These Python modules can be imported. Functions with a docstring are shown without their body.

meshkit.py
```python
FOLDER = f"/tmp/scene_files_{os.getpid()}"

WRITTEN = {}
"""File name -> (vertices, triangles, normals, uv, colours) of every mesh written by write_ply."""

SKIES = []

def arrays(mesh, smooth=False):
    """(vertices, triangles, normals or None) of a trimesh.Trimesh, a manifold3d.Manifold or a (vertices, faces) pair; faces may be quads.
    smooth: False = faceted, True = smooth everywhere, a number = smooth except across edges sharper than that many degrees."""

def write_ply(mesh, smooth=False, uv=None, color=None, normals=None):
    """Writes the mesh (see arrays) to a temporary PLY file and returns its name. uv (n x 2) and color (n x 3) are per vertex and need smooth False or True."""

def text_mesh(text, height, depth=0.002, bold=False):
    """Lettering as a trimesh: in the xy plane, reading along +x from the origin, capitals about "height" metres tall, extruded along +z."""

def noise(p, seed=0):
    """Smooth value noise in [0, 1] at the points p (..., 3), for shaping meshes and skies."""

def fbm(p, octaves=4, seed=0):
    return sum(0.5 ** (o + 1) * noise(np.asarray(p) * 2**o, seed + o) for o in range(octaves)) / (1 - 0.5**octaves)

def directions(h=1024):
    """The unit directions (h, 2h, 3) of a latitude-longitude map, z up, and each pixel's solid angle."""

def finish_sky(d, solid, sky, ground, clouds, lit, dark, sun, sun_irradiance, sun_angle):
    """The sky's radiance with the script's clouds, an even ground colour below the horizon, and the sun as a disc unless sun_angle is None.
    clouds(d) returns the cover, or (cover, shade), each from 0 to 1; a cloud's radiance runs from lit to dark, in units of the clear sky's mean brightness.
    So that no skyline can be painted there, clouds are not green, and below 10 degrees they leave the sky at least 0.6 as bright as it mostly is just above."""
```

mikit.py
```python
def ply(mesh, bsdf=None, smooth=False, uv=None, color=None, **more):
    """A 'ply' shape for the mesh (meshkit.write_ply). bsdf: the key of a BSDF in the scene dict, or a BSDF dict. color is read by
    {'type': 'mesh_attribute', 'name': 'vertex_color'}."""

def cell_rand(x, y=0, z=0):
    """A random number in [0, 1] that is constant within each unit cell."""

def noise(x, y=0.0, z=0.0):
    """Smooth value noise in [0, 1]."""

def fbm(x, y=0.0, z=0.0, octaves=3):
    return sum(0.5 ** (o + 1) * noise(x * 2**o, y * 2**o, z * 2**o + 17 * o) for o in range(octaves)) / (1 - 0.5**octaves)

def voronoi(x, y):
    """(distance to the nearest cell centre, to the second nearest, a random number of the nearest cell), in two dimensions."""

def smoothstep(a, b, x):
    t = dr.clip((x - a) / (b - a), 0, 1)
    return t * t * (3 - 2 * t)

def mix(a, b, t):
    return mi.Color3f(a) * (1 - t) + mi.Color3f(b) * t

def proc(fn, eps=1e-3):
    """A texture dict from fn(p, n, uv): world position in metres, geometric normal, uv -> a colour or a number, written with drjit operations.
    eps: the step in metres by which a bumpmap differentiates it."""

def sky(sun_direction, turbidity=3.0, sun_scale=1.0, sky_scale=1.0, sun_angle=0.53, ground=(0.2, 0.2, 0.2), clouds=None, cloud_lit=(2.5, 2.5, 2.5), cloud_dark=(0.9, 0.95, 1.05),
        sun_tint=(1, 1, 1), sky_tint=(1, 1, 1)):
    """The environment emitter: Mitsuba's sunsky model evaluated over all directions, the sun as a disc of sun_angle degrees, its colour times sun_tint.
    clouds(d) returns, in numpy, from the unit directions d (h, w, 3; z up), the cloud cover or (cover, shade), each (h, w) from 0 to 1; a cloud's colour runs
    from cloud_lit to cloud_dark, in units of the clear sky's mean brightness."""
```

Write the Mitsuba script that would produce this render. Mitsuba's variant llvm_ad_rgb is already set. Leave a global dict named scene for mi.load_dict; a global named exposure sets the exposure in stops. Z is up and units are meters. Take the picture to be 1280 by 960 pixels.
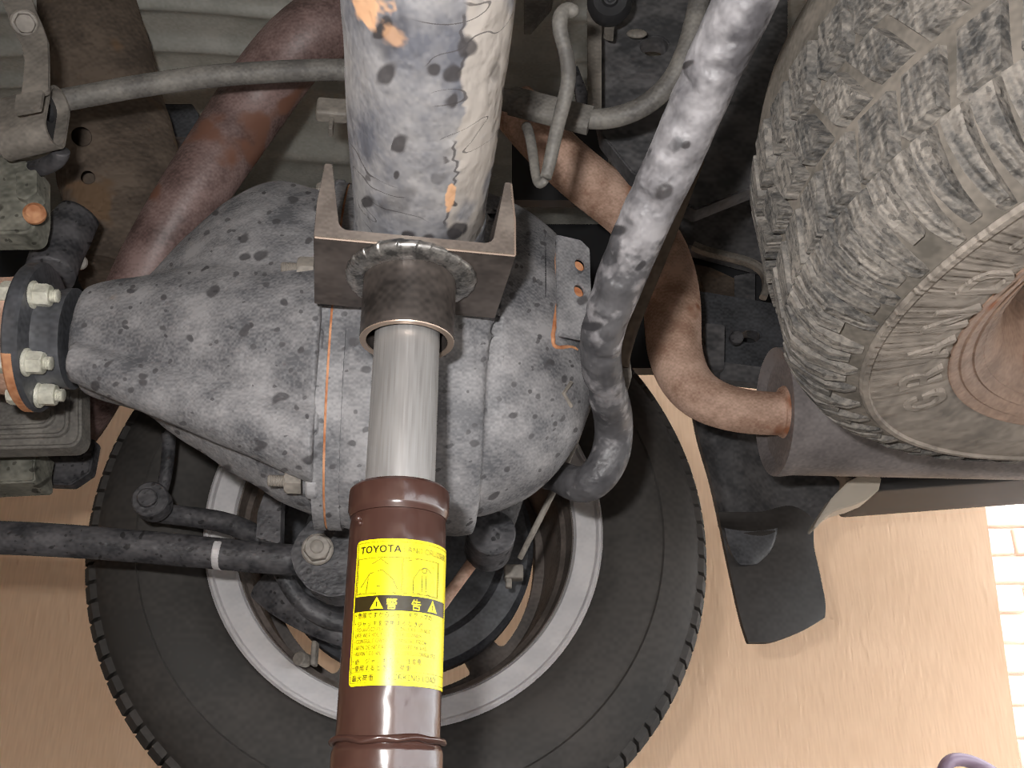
import math, random
import numpy as np, trimesh, manifold3d, shapely
from shapely.geometry import Polygon, Point, box as sbox
from scipy.interpolate import CubicSpline, PchipInterpolator
import drjit as dr
import mitsuba as mi
import mikit, meshkit
from mikit import proc, noise, fbm, voronoi, cell_rand, smoothstep, mix

random.seed(7)
rng = np.random.default_rng(7)
T = mi.ScalarTransform4f
scene, labels = {}, {}

# ------------------------------------------------------------------ camera, sky, lights, exposure
exposure = 1.42
PITCH, FOCAL, CAM = math.radians(24), 1244.0, np.array([0, 0, 0.043])
RIGHT = np.array([1.0, 0, 0]); FWD = np.array([0, math.cos(PITCH), math.sin(PITCH)]); UP = np.array([0, -math.sin(PITCH), math.cos(PITCH)])
scene['camera'] = {'type': 'perspective', 'fov_axis': 'x', 'fov': math.degrees(2 * math.atan(640 / FOCAL)), 'near_clip': 0.01, 'far_clip': 100.0,
                   'to_world': T().look_at(origin=CAM.tolist(), target=(CAM + FWD).tolist(), up=[0, 0, 1])}
# overcast daylight; it reaches the carport from its open rear side
scene['sky'] = mikit.sky((0.5, -0.2, 0.7), turbidity=4.0, sun_scale=0.0, sky_scale=19.0, clouds=lambda d: np.full(d.shape[:2], 0.9), cloud_lit=(1.0, 0.98, 0.95))
# the camera's own flash: a small lit window up and left of the lens
FLASH = CAM + np.array([-0.060, -0.01, 0.064])
_aim = FLASH + FWD + np.array([0.06, 0, 0.03])
scene['camera_flash'] = {'type': 'rectangle', 'to_world': T().look_at(origin=FLASH.tolist(), target=_aim.tolist(), up=[0, 0, 1]).scale([0.017, 0.011, 1]),
                         'emitter': {'type': 'area', 'radiance': {'type': 'rgb', 'value': [1300.0, 1300.0 * 0.985, 1300.0 * 0.97]}}, 'bsdf': {'type': 'diffuse'}}
labels['camera_flash'] = {'label': 'small glowing flash window beside the lens', 'category': 'flash lamp'}

# ------------------------------------------------------------------ geometry helpers
def nrm(v):
    v = np.asarray(v, float); return v / np.linalg.norm(v)

def at(px, py, y):
    """The point at depth y (metres along the ground) on the line of sight through a photo position."""
    d = FWD + (px - 640) / FOCAL * RIGHT + (480 - py) / FOCAL * UP
    return CAM + d * (y / d[1])

def ats(pts, y=None):
    return np.array([at(p[0], p[1], p[2] if len(p) > 2 and y is None else y) for p in pts])

def size(p):
    """metres per photo pixel at p"""
    return float((np.asarray(p) - CAM) @ FWD) / FOCAL

def join(*ms):
    return trimesh.util.concatenate([m for m in ms if m is not None])

def grid_mesh(P, close_u=False, close_v=False, flip=False):
    """P (n, m, 3): a sheet; v is the second index"""
    n, m = P.shape[:2]
    i, j = np.meshgrid(np.arange(n if close_u else n - 1), np.arange(m if close_v else m - 1), indexing='ij')
    i2, j2 = (i + 1) % n, (j + 1) % m
    a, b, c, d = (x.ravel() for x in (i * m + j, i2 * m + j, i2 * m + j2, i * m + j2))
    f = np.vstack([np.stack([a, b, c], 1), np.stack([a, c, d], 1)])
    if flip: f = f[:, ::-1]
    return trimesh.Trimesh(P.reshape(-1, 3), f, process=False)

def fix(m):
    m.merge_vertices(); trimesh.repair.fix_normals(m); return m

def spline(P, sub=8, extra=None):
    P = np.asarray(P, float)
    t = np.concatenate([[0], np.cumsum(np.linalg.norm(np.diff(P, axis=0), axis=1) ** 0.5)])
    s = np.linspace(0, t[-1], (len(P) - 1) * sub + 1)
    Q = CubicSpline(t, P)(s) if len(P) > 2 else P[0] + (P[1] - P[0]) * (s / t[-1])[:, None]
    if extra is None: return Q
    E = np.asarray(extra, float).reshape(len(P), -1)
    return Q, PchipInterpolator(t, E)(s)

def sweep(P, R, n=24, sub=8, power=2.0, up=None, cap=True, disp=None, straight=False):
    """A bar along the points P; R: radius or (half width, half height) per point; power > 2 squares the section."""
    P = np.asarray(P, float)
    R = np.asarray(R, float)
    R = np.full((len(P), 2), R) if R.ndim == 0 else np.repeat(R[:, None], 2, 1) if R.ndim == 1 else R
    if straight:
        Q, E = P, R
    else:
        Q, E = spline(P, sub, R)
    tan = np.gradient(Q, axis=0); tan /= np.linalg.norm(tan, axis=1, keepdims=True)
    if up is None:
        x = np.cross(tan[0], [0, 0, 1] if abs(tan[0][2]) < 0.9 else [1, 0, 0]); x = nrm(x)
        X = []
        for t in tan:
            x = nrm(x - t * (x @ t)); X.append(x)
        X = np.array(X)
    else:
        X = np.cross(np.broadcast_to(up, tan.shape), tan); X /= np.linalg.norm(X, axis=1, keepdims=True)
    Y = np.cross(tan, X)
    a = np.arange(n) * 2 * np.pi / n + np.pi / n
    c, s = np.cos(a), np.sin(a)
    k = (np.abs(c) ** power + np.abs(s) ** power) ** (-1 / power)
    V = Q[:, None] + (E[:, :1] * (c * k)[None])[..., None] * X[:, None] + (E[:, 1:] * (s * k)[None])[..., None] * Y[:, None]
    if disp is not None:
        N = V - Q[:, None]; N /= np.linalg.norm(N, axis=-1, keepdims=True)
        V = V + N * disp(V)[..., None]
    m = grid_mesh(V, close_v=True, flip=True)
    if cap:
        v, f = list(m.vertices), list(m.faces)
        for end, fl in ((0, False), (len(Q) - 1, True)):
            c0 = len(v); v.append(V[end].mean(0))
            for j in range(n):
                q = [end * n + j, end * n + (j + 1) % n, c0]
                f.append(q if fl else q[::-1])
        m = trimesh.Trimesh(np.array(v), np.array(f), process=False)
    if m.volume < 0 and cap: m.invert()
    return m

def tube(pts, n=20, sub=8, k=1.0, **kw):
    """pts: (px, py, depth, width in px): a round bar with that width in the photo"""
    P = ats(pts); R = np.array([p[3] * size(q) / 2 * k for p, q in zip(pts, P)])
    return sweep(P, R, n=n, sub=sub, **kw)

def frame(axis, ref=(0, 0, 1)):
    a = nrm(axis); x = np.cross(ref, a)
    x = nrm(x) if np.linalg.norm(x) > 1e-6 else np.array([1.0, 0, 0])
    return x, np.cross(a, x), a

def lathe(profile, origin, axis, n=48, closed=False, ref=(0, 0, 1), scale=(1, 1), arc=None, disp=None):
    """profile (radius, height along axis) turned about the axis"""
    x, y, a = frame(axis, ref)
    pr = np.asarray(profile, float)
    t = np.arange(n) * 2 * np.pi / n if arc is None else np.linspace(arc[0], arc[1], n)
    P = np.asarray(origin) + pr[:, None, 1:2] * a + pr[:, None, 0:1] * (np.cos(t)[None, :, None] * x * scale[0] + np.sin(t)[None, :, None] * y * scale[1])
    if disp is not None: P = disp(P)
    if closed: P = np.concatenate([P, P[:1]])
    return fix(grid_mesh(P, close_v=arc is None))

def place(m, origin, x, y, z):
    M = np.eye(4); M[:3, 0], M[:3, 1], M[:3, 2], M[:3, 3] = x, y, z, origin
    m = m.copy(); m.apply_transform(M)
    return m

def prism(poly, depth, origin, x, y, bevel=0.0):
    """extrude a shapely polygon (in the x, y axes at origin) along x cross y, the front and back edges bevelled"""
    z = np.cross(x, y)
    if bevel <= 0:
        m = trimesh.creation.extrude_polygon(poly, depth, engine='earcut')
    else:
        small = poly.buffer(-bevel, join_style=2)
        ms = [trimesh.creation.extrude_polygon(poly, depth - 2 * bevel, engine='earcut')]
        ms[0].apply_translation([0, 0, bevel])
        rings = lambda p: [np.array(p.exterior.coords)[:-1]] + [np.array(i.coords)[:-1] for i in p.interiors]
        top = trimesh.creation.extrude_polygon(small, depth, engine='earcut')
        ms.append(top)
        m = join(*ms)
    return place(m, origin, x, y, z)

def slab(pts, y, thick, bevel=0.0, round_=0.0, holes=(), yaw=0.0):
    """an upright plate seen with the photo outline pts at depth y, thick metres deep; holes: (px, py, rx px, ry px); yaw turns its plane"""
    o = at(*pts[0], y)
    xa = np.array([math.cos(yaw), math.sin(yaw), 0]); za = np.array([0, 0, 1.0]); n = np.array([-math.sin(yaw), math.cos(yaw), 0])
    def onplane(px, py):
        d = at(px, py, 1.0) - CAM
        p = CAM + d * (((o - CAM) @ n) / (d @ n))
        return ((p - o) @ xa, (p - o) @ za)
    poly = Polygon([onplane(*p) for p in pts]).buffer(0)
    if round_: poly = poly.buffer(-round_).buffer(2 * round_, quad_segs=5).buffer(-round_, quad_segs=5)
    for hx, hy, rx, ry in holes:
        a = np.arange(20) * np.pi / 10
        poly = poly.difference(Polygon([onplane(hx + rx * math.cos(t), hy + ry * math.sin(t)) for t in a]))
    if poly.geom_type != 'Polygon': poly = max(poly.geoms, key=lambda g: g.area)
    return prism(poly, thick, o + n * thick, xa, za, bevel)      # x cross z = -n: grows toward the viewer from the back

def rbox(c, h, x=(1, 0, 0), y=(0, 1, 0), r=0.003):
    """a box with rounded edges: centre, half sizes, two axes"""
    h = np.asarray(h, float); r = min(r, h.min() * 0.95)
    s = trimesh.creation.icosphere(subdivisions=1, radius=r)
    v = np.vstack([s.vertices + np.array([a, b, d]) * (h - r) for a in (-1, 1) for b in (-1, 1) for d in (-1, 1)])
    m = trimesh.convex.convex_hull(v)
    x = nrm(x); y = np.asarray(y, float); y = nrm(y - x * (x @ y))
    return place(m, c, x, y, np.cross(x, y))

def patch(rows, depth, thick, nu=24, nv=24):
    """a curved sheet of real thickness; rows of (px, py); depth(s, t) its distance"""
    R = np.array(rows, float)                        # k rows, m columns, 2
    k, m = R.shape[:2]
    s, t = np.linspace(0, 1, nu), np.linspace(0, 1, nv)
    A = PchipInterpolator(np.linspace(0, 1, k), R, axis=0)(t)
    A = PchipInterpolator(np.linspace(0, 1, m), A, axis=1)(s)
    F = np.array([[at(A[i, j, 0], A[i, j, 1], depth(s[j], t[i])) for j in range(nu)] for i in range(nv)])
    B = F + np.array([0, thick, 0.0])
    f1, f2 = grid_mesh(F), grid_mesh(B, flip=True)
    edge = np.concatenate([np.stack([F[0], B[0]]).transpose(1, 0, 2), np.stack([F[1:, -1], B[1:, -1]]).transpose(1, 0, 2), np.stack([F[-1, -2::-1], B[-1, -2::-1]]).transpose(1, 0, 2), np.stack([F[-2::-1, 0], B[-2::-1, 0]]).transpose(1, 0, 2)])
    return fix(join(f1, f2, grid_mesh(edge)))

def hexagon(origin, axis, across, height, chamfer=True, spin=0.0):
    r = across / math.sqrt(3)
    x, y, a = frame(axis)
    def ring(rr, h, n=6): return [np.asarray(origin) + a * h + rr * (math.cos(spin + k * 2 * np.pi / n) * x + math.sin(spin + k * 2 * np.pi / n) * y) for k in range(n)]
    pts = ring(r, 0) + ring(r, height * 0.82) + ring(r * 0.86, height, 12)
    return trimesh.convex.convex_hull(np.array(pts))

def stud(origin, axis, r, length, pitch=0.0018):
    n = max(3, int(length / pitch)); pr = [(0, 0)]
    for k in range(n): pr += [(r * 0.86, k * length / n), (r, (k + 0.5) * length / n)]
    pr += [(r * 0.8, length), (0, length)]
    return lathe(pr, origin, axis, n=14)

def disc(origin, axis, r, h, n=28, bevel=0.0015):
    return lathe([(0, 0), (r - bevel, 0), (r, bevel), (r, h - bevel), (r - bevel, h), (0, h)], origin, axis, n=n)

def surface_net(fn, lo, hi, step):
    """a smooth closed mesh of fn(points) = 0, fn negative inside"""
    lo, hi = np.asarray(lo, float), np.asarray(hi, float)
    g = [np.arange(a, b + step, step) for a, b in zip(lo, hi)]
    P = np.stack(np.meshgrid(*g, indexing='ij'), -1); D = fn(P); n = D.shape
    neg = D < 0
    cells = np.zeros(tuple(k - 1 for k in n), int); acc = np.zeros(cells.shape + (3,)); cnt = np.zeros(cells.shape)
    for ax in range(3):
        a = [slice(None)] * 3; b = [slice(None)] * 3; a[ax] = slice(0, -1); b[ax] = slice(1, None)
        d0, d1 = D[tuple(a)], D[tuple(b)]
        cr = (d0 < 0) != (d1 < 0)
        w = np.where(cr, d0 / np.where(cr, d0 - d1, 1), 0)
        pt = P[tuple(a)].copy(); pt[..., ax] += w * step
        o = [k for k in range(3) if k != ax]
        for i in (0, 1):
            for j in (0, 1):
                src = [slice(None)] * 3; dst = [slice(None)] * 3
                for q, s in ((o[0], i), (o[1], j)):
                    src[q] = slice(s, n[q] - 1 + s)
                m = cr[tuple(src)]
                acc += np.where(m[..., None], pt[tuple(src)], 0); cnt += m
    on = cnt > 0; idx = -np.ones(cells.shape, int); idx[on] = np.arange(on.sum())
    V = acc[on] / cnt[on][:, None]; Fs = []
    for ax in range(3):
        a = [slice(1, -1)] * 3; b = [slice(1, -1)] * 3; a[ax] = slice(0, -1); b[ax] = slice(1, None)
        s0, s1 = neg[tuple(a)], neg[tuple(b)]
        ii = np.argwhere(s0 != s1)
        sg = s0[s0 != s1]
        o = [k for k in range(3) if k != ax]
        ii[:, o[0]] += 1; ii[:, o[1]] += 1
        def c(d0, d1):
            q = ii.copy(); q[:, o[0]] -= d0; q[:, o[1]] -= d1; return idx[q[:, 0], q[:, 1], q[:, 2]]
        q = np.stack([c(1, 1), c(0, 1), c(0, 0), c(1, 0)], 1)
        if ax == 1: sg = ~sg
        q[~sg] = q[~sg][:, ::-1]; Fs.append(q)
    F = np.vstack(Fs); F = np.vstack([F[:, [0, 1, 2]], F[:, [0, 2, 3]]])
    m = trimesh.Trimesh(V, F, process=False)
    if m.volume < 0: m.invert()
    return m

def smin(a, b, k):
    h = np.clip(0.5 + 0.5 * (b - a) / k, 0, 1)
    return b * (1 - h) + a * h - k * h * (1 - h)

def add(key, mesh, mat, smooth=35, label=None, **more):
    """one entry of the scene; a taken key gets the next number"""
    k, i = key, 0
    while k in scene:
        i += 1; k = f'{key}_{i:03d}'
    scene[k] = mikit.ply(mesh, mat, smooth=smooth, **more)
    if label: labels[k] = {'label': label}
    return k

def tag(key, label, category, group=None, kind=None):
    labels[key] = {'label': label, 'category': category}
    if group: labels[key]['group'] = group
    if kind: labels[key]['kind'] = kind
    return key

def structure(key, label=None):
    labels[key] = {'kind': 'structure', **({'label': label} if label else {})}

# ------------------------------------------------------------------ materials
def C(r, g, b):
    """a colour given as 0-255 sRGB"""
    f = lambda v: (v / 255 / 12.92) if v / 255 < 0.04045 else ((v / 255 + 0.055) / 1.055) ** 2.4
    return [f(r), f(g), f(b)]

def material(key, color, rough=0.6, metallic=0.0, bump=None, bscale=0.001, eps=8e-4, spec=0.5, **more):
    tex = lambda v: proc(v) if callable(v) else {'type': 'rgb', 'value': list(v)}
    d = {'type': 'principled', 'base_color': tex(color), 'roughness': proc(rough) if callable(rough) else float(rough), 'metallic': float(metallic), 'specular': float(spec), **more}
    if bump is not None:
        d = {'type': 'bumpmap', 'arbitrary': proc(bump, eps=eps), 'scale': float(bscale), 'bsdf': d}
    scene[key] = {'type': 'twosided', 'bsdf': d}
    return key

def drips(p, s, cut, seed=0.0, size=0.2):
    """round dark drops of oil spattered over the dust: most small, some large"""
    x, y = p.x / s + 0.25 * p.y / s + seed, (p.z - 0.6 * p.y) / s + seed
    w = 0.16 * (noise(x * 4, y * 4, seed) - 0.5)
    d, _, r = voronoi(x + w, y + w)
    rad = size * (0.35 + 0.65 * cell_rand(r * 9000, seed * 10))
    return smoothstep(rad, rad * 0.55, d) * smoothstep(cut, cut + 0.02, r)

def dusty(lo, hi, grain=260.0, blotch=28.0, drip=None, dcol=None, rust=None, rcol=None):
    def fn(p, n, uv):
        a = fbm(p.x * blotch, p.y * blotch, p.z * blotch, 4)
        b = noise(p.x * grain, p.y * grain, p.z * grain)
        c = mix(lo, hi, dr.clip(0.5 + 2.2 * (a - 0.5) + 0.6 * (b - 0.5), 0, 1))
        if rust is not None:
            r = fbm(p.x * 17 + 31, p.y * 17, p.z * 17 + 9, 4)
            c = mix(c, rcol, smoothstep(rust, rust + 0.12, r))
        if drip is not None:
            c = mix(c, dcol, dr.clip(0.85 * drips(p, drip, 0.35) + 0.7 * drips(p, drip * 0.55, 0.45, 7.3), 0, 1))
        return c
    return fn

def rough_bump(k, oct=3):
    return lambda p, n, uv: fbm(p.x * k, p.y * k, p.z * k, oct)

GRAIN = rough_bump(240)
material('grey_dust', dusty(C(82, 82, 85), C(136, 134, 135), grain=520, blotch=34, drip=0.034, dcol=C(62, 60, 62), rust=0.74, rcol=C(140, 122, 105)), 0.62, bump=GRAIN, bscale=0.0012)
AX_O, AX_R = np.array([-0.072, 0.657, 0.4898]), np.array([0.9943, 0.1065, 0.0])

def tube_color(p, n, uv):
    u = (p.x - AX_O[0]) * AX_R[0] + (p.y - AX_O[1]) * AX_R[1]
    t = (p.y - 0.45)
    a = fbm(p.x * 30, p.y * 22, p.z * 30, 4); b = noise(p.x * 420, p.y * 300, p.z * 420)
    c = mix(C(92, 93, 100), C(150, 147, 146), dr.clip(0.5 + 2.4 * (a - 0.5) + 0.3 * (b - 0.5), 0, 1))
    edge = u + 0.006 * (noise(t * 60, 3.0) - 0.5) + 0.003 * (noise(t * 260, 8.0) - 0.5)
    peel = smoothstep(0.40, 0.52, fbm(p.x * 26 + 5, t * 18, p.z * 26, 3))
    c = mix(c, C(168, 160, 152), 0.85 * smoothstep(0.021, 0.024, edge) * peel)
    q = fbm(p.x * 12, t * 30, p.z * 12, 3)
    crack = smoothstep(0.0013, 0.0005, dr.abs(edge - 0.021)) * smoothstep(0.35, 0.5, noise(t * 40, 5.0)) + smoothstep(0.006, 0.002, dr.abs(q - 0.5)) * smoothstep(0.55, 0.65, noise(p.x * 30 + 4, t * 20, 2.0))
    c = mix(c, C(70, 66, 66), 0.75 * dr.clip(crack, 0, 1))
    c = mix(c, C(60, 57, 58), dr.clip(0.9 * drips(p, 0.03, 0.3, 3.1, 0.3) + 0.4 * drips(p, 0.045, 0.4, 11.0, 0.34), 0, 1))
    w = 0.9 * (fbm(p.x * 90, t * 90, 4.0, 3) - 0.5)
    spot = lambda u0, y0, a, b: dr.sqrt(dr.square((u - u0) / a) + dr.square((p.y - y0) / b)) + 2 * w
    r = dr.maximum(smoothstep(1.0, 0.6, spot(-0.034, 0.437, 0.012, 0.020)), dr.maximum(smoothstep(1.0, 0.6, spot(0.021, 0.59, 0.0032, 0.02)), 0.6 * smoothstep(1.0, 0.5, spot(-0.02, 0.452, 0.010, 0.010))))
    return mix(c, C(214, 166, 126), 0.85 * r)
material('tube_paint', tube_color, 0.55, bump=lambda p, n, uv: fbm(p.x * 70, p.y * 60, p.z * 70, 4), bscale=0.004)

def rod_color(p, n, uv):
    a = fbm(p.x * 46, p.y * 40, p.z * 30, 4); b = noise(p.x * 380, p.y * 380, p.z * 380)
    s = fbm(p.x * 20 + 2, (p.z - 0.5 * p.x) * 85, p.y * 20, 3)
    c = mix(C(80, 78, 81), C(148, 145, 147), dr.clip(0.56 + 2.4 * (a - 0.5) + 0.9 * (s - 0.5) + 0.25 * (b - 0.5), 0, 1))
    c = mix(c, C(52, 49, 50), 0.9 * drips(p, 0.034, 0.4, 5.2, 0.3))
    bare = smoothstep(0.47, 0.58, 0.55 * fbm(p.x * 60 + 9, p.y * 60, p.z * 60, 4) + 0.45 * s + 0.9 * (p.y - 0.70))   # dark ragged patches, denser towards the bend
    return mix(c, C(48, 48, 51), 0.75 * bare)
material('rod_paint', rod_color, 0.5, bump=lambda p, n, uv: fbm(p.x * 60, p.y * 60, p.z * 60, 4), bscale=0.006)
material('rust_pipe', dusty(C(162, 126, 106), C(212, 178, 158), grain=420, blotch=36, rust=0.62, rcol=C(150, 98, 70)), 0.7, bump=GRAIN, bscale=0.0006)
material('plum_pipe', dusty(C(80, 62, 59), C(128, 106, 102), grain=420, blotch=26, rust=0.66, rcol=C(110, 76, 62)), 0.5, bump=GRAIN, bscale=0.0005)
material('mud', dusty(C(68, 58, 50), C(102, 89, 78), grain=260, blotch=20, rust=0.6, rcol=C(104, 82, 62)), 0.85, bump=rough_bump(150, 4), bscale=0.004)
material('grey_bar', dusty(C(86, 83, 80), C(124, 120, 114), grain=420, blotch=40, rust=0.68, rcol=C(100, 90, 82)), 0.6, bump=GRAIN, bscale=0.0006)
material('dark_bar', dusty(C(40, 40, 43), C(82, 80, 82), grain=300, blotch=50, drip=0.02, dcol=C(30, 29, 30)), 0.55, bump=GRAIN, bscale=0.0012)
material('floor_paint', dusty(C(138, 138, 131), C(162, 160, 153), grain=300, blotch=16), 0.4)
material('under_plate', dusty(C(62, 62, 64), C(98, 96, 97), grain=200, blotch=34, rust=0.70, rcol=C(110, 102, 96)), 0.75, bump=rough_bump(90, 4), bscale=0.004)
material('dark_metal', C(46, 46, 48), 0.5)
material('black_paint', dusty(C(52, 53, 56), C(84, 85, 89), grain=300, blotch=24), 0.4)
material('tan_grey', dusty(C(98, 93, 87), C(134, 127, 119), grain=350, blotch=40), 0.6)
material('orange_rust', dusty(C(150, 92, 58), C(190, 140, 104), grain=300, blotch=60), 0.8)
material('zinc', dusty(C(176, 174, 160), C(212, 210, 196), grain=500, blotch=120), 0.38, metallic=0.25)
material('raw_steel', lambda p, n, uv: mix(C(128, 125, 123), C(160, 158, 156), dr.clip(0.5 + 1.5 * (fbm(p.x * 60, p.y * 60, p.z * 12, 3) - 0.5) + 0.6 * (noise(p.x * 900, p.y * 900, p.z * 40) - 0.5), 0, 1)), 0.42, metallic=0.45)
material('mill_scale', dusty(C(66, 59, 56), C(104, 95, 90), grain=260, blotch=40, rust=0.64, rcol=C(58, 50, 46)), 0.4, metallic=0.45)
material('cut_edge', C(196, 176, 160), 0.35, metallic=0.8)
material('weld_steel', dusty(C(100, 99, 98), C(186, 182, 178), grain=700, blotch=140), 0.34, metallic=0.85)
material('jack_paint', C(62, 40, 34), 0.16, clearcoat=0.6, clearcoat_gloss=0.9, bump=rough_bump(70, 2), bscale=0.0009)
material('label_yellow', C(232, 212, 12), 0.32, clearcoat=0.25, clearcoat_gloss=0.85)
material('label_ink', C(44, 36, 14), 0.3)
material('label_faint', C(104, 92, 20), 0.3)
material('old_rubber', dusty(C(46, 44, 42), C(62, 58, 55), grain=200, blotch=12), 0.75)

def spare_color(p, n, uv):
    ang = dr.atan2(p.y - 0.662, p.x - 0.596)
    a = fbm(p.x * 22, p.y * 22, p.z * 30, 4); b = 0.6 * fbm(p.x * 330, p.y * 330, p.z * 360, 3) + 0.4 * noise(ang * 160, p.z * 60, 1.0)
    c = mix(C(70, 69, 68), C(142, 135, 127), dr.clip(0.5 + 1.3 * (a - 0.5) + 1.5 * (b - 0.5), 0, 1))
    return mix(c, C(56, 55, 54), 0.5 * smoothstep(0.60, 0.66, fbm(p.x * 190 + 3, p.y * 190, p.z * 190, 3)))
material('dusty_rubber', spare_color, 0.85, bump=lambda p, n, uv: fbm(p.x * 230, p.y * 230, p.z * 260, 3) + 0.8 * noise(dr.atan2(p.y - 0.662, p.x - 0.596) * 130, p.z * 40, 3.0), bscale=0.003)
material('sidewall_rubber', dusty(C(112, 105, 98), C(156, 146, 136), grain=160, blotch=22), 0.8, bump=lambda p, n, uv: noise(dr.atan2(p.y - 0.662, p.x - 0.596) * 110, 2.0, 3.0) + fbm(p.x * 130, p.y * 130, p.z * 130, 3), bscale=0.002)
material('brown_rim', dusty(C(122, 99, 85), C(160, 133, 116), grain=300, blotch=24, rust=0.7, rcol=C(140, 88, 62)), 0.55)
material('silver_rim', dusty(C(196, 193, 194), C(212, 208, 208), grain=300, blotch=30), 0.4, metallic=0.3)
material('dark_rim', dusty(C(66, 60, 56), C(100, 90, 84), grain=300, blotch=20), 0.6)
material('plaster', lambda p, n, uv: mix(C(222, 188, 156), C(232, 199, 168), dr.clip(0.5 + 1.0 * (noise(p.x * 330, p.y, p.z * 26) - 0.5) + 0.8 * (fbm(p.x * 5, 0.0, p.z * 5, 2) - 0.5), 0, 1)), 0.9,
         bump=lambda p, n, uv: noise(p.x * 330, p.y, p.z * 26), bscale=0.0006)
for k, (lo, hi) in enumerate([((228, 214, 204), (244, 234, 226)), ((234, 216, 206), (246, 230, 220)), ((224, 212, 204), (240, 230, 222))]):
    material(f'brick_paint_{k}', dusty(C(*lo), C(*hi), grain=90, blotch=18), 0.9)
material('mortar', C(240, 236, 230), 0.9)
material('concrete', dusty(C(120, 116, 110), C(160, 154, 146), grain=90, blotch=4), 0.9)
material('cream_body', C(196, 186, 172), 0.4)
material('ceiling_board', C(170, 164, 156), 0.9)
material('mauve', C(150, 130, 150), 0.4)
material('oily_box', dusty(C(84, 84, 76), C(132, 130, 120), grain=260, blotch=36, drip=0.03, dcol=C(54, 52, 46)), 0.7, bump=GRAIN, bscale=0.002)
material('muffler_paint', dusty(C(104, 98, 98), C(138, 131, 130), grain=300, blotch=18), 0.5)
material('groove_dirt', dusty(C(92, 87, 80), C(128, 120, 111), grain=300, blotch=40), 0.9)
material('dark_pipe', dusty(C(48, 44, 42), C(86, 79, 75), grain=300, blotch=44, rust=0.62, rcol=C(44, 40, 38)), 0.36, metallic=0.4)
material('sawn_steel', dusty(C(104, 95, 89), C(136, 126, 118), grain=500, blotch=40), 0.4, metallic=0.4)
material('black_rubber', dusty(C(38, 35, 33), C(54, 50, 48), grain=200, blotch=14), 0.55)

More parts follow.
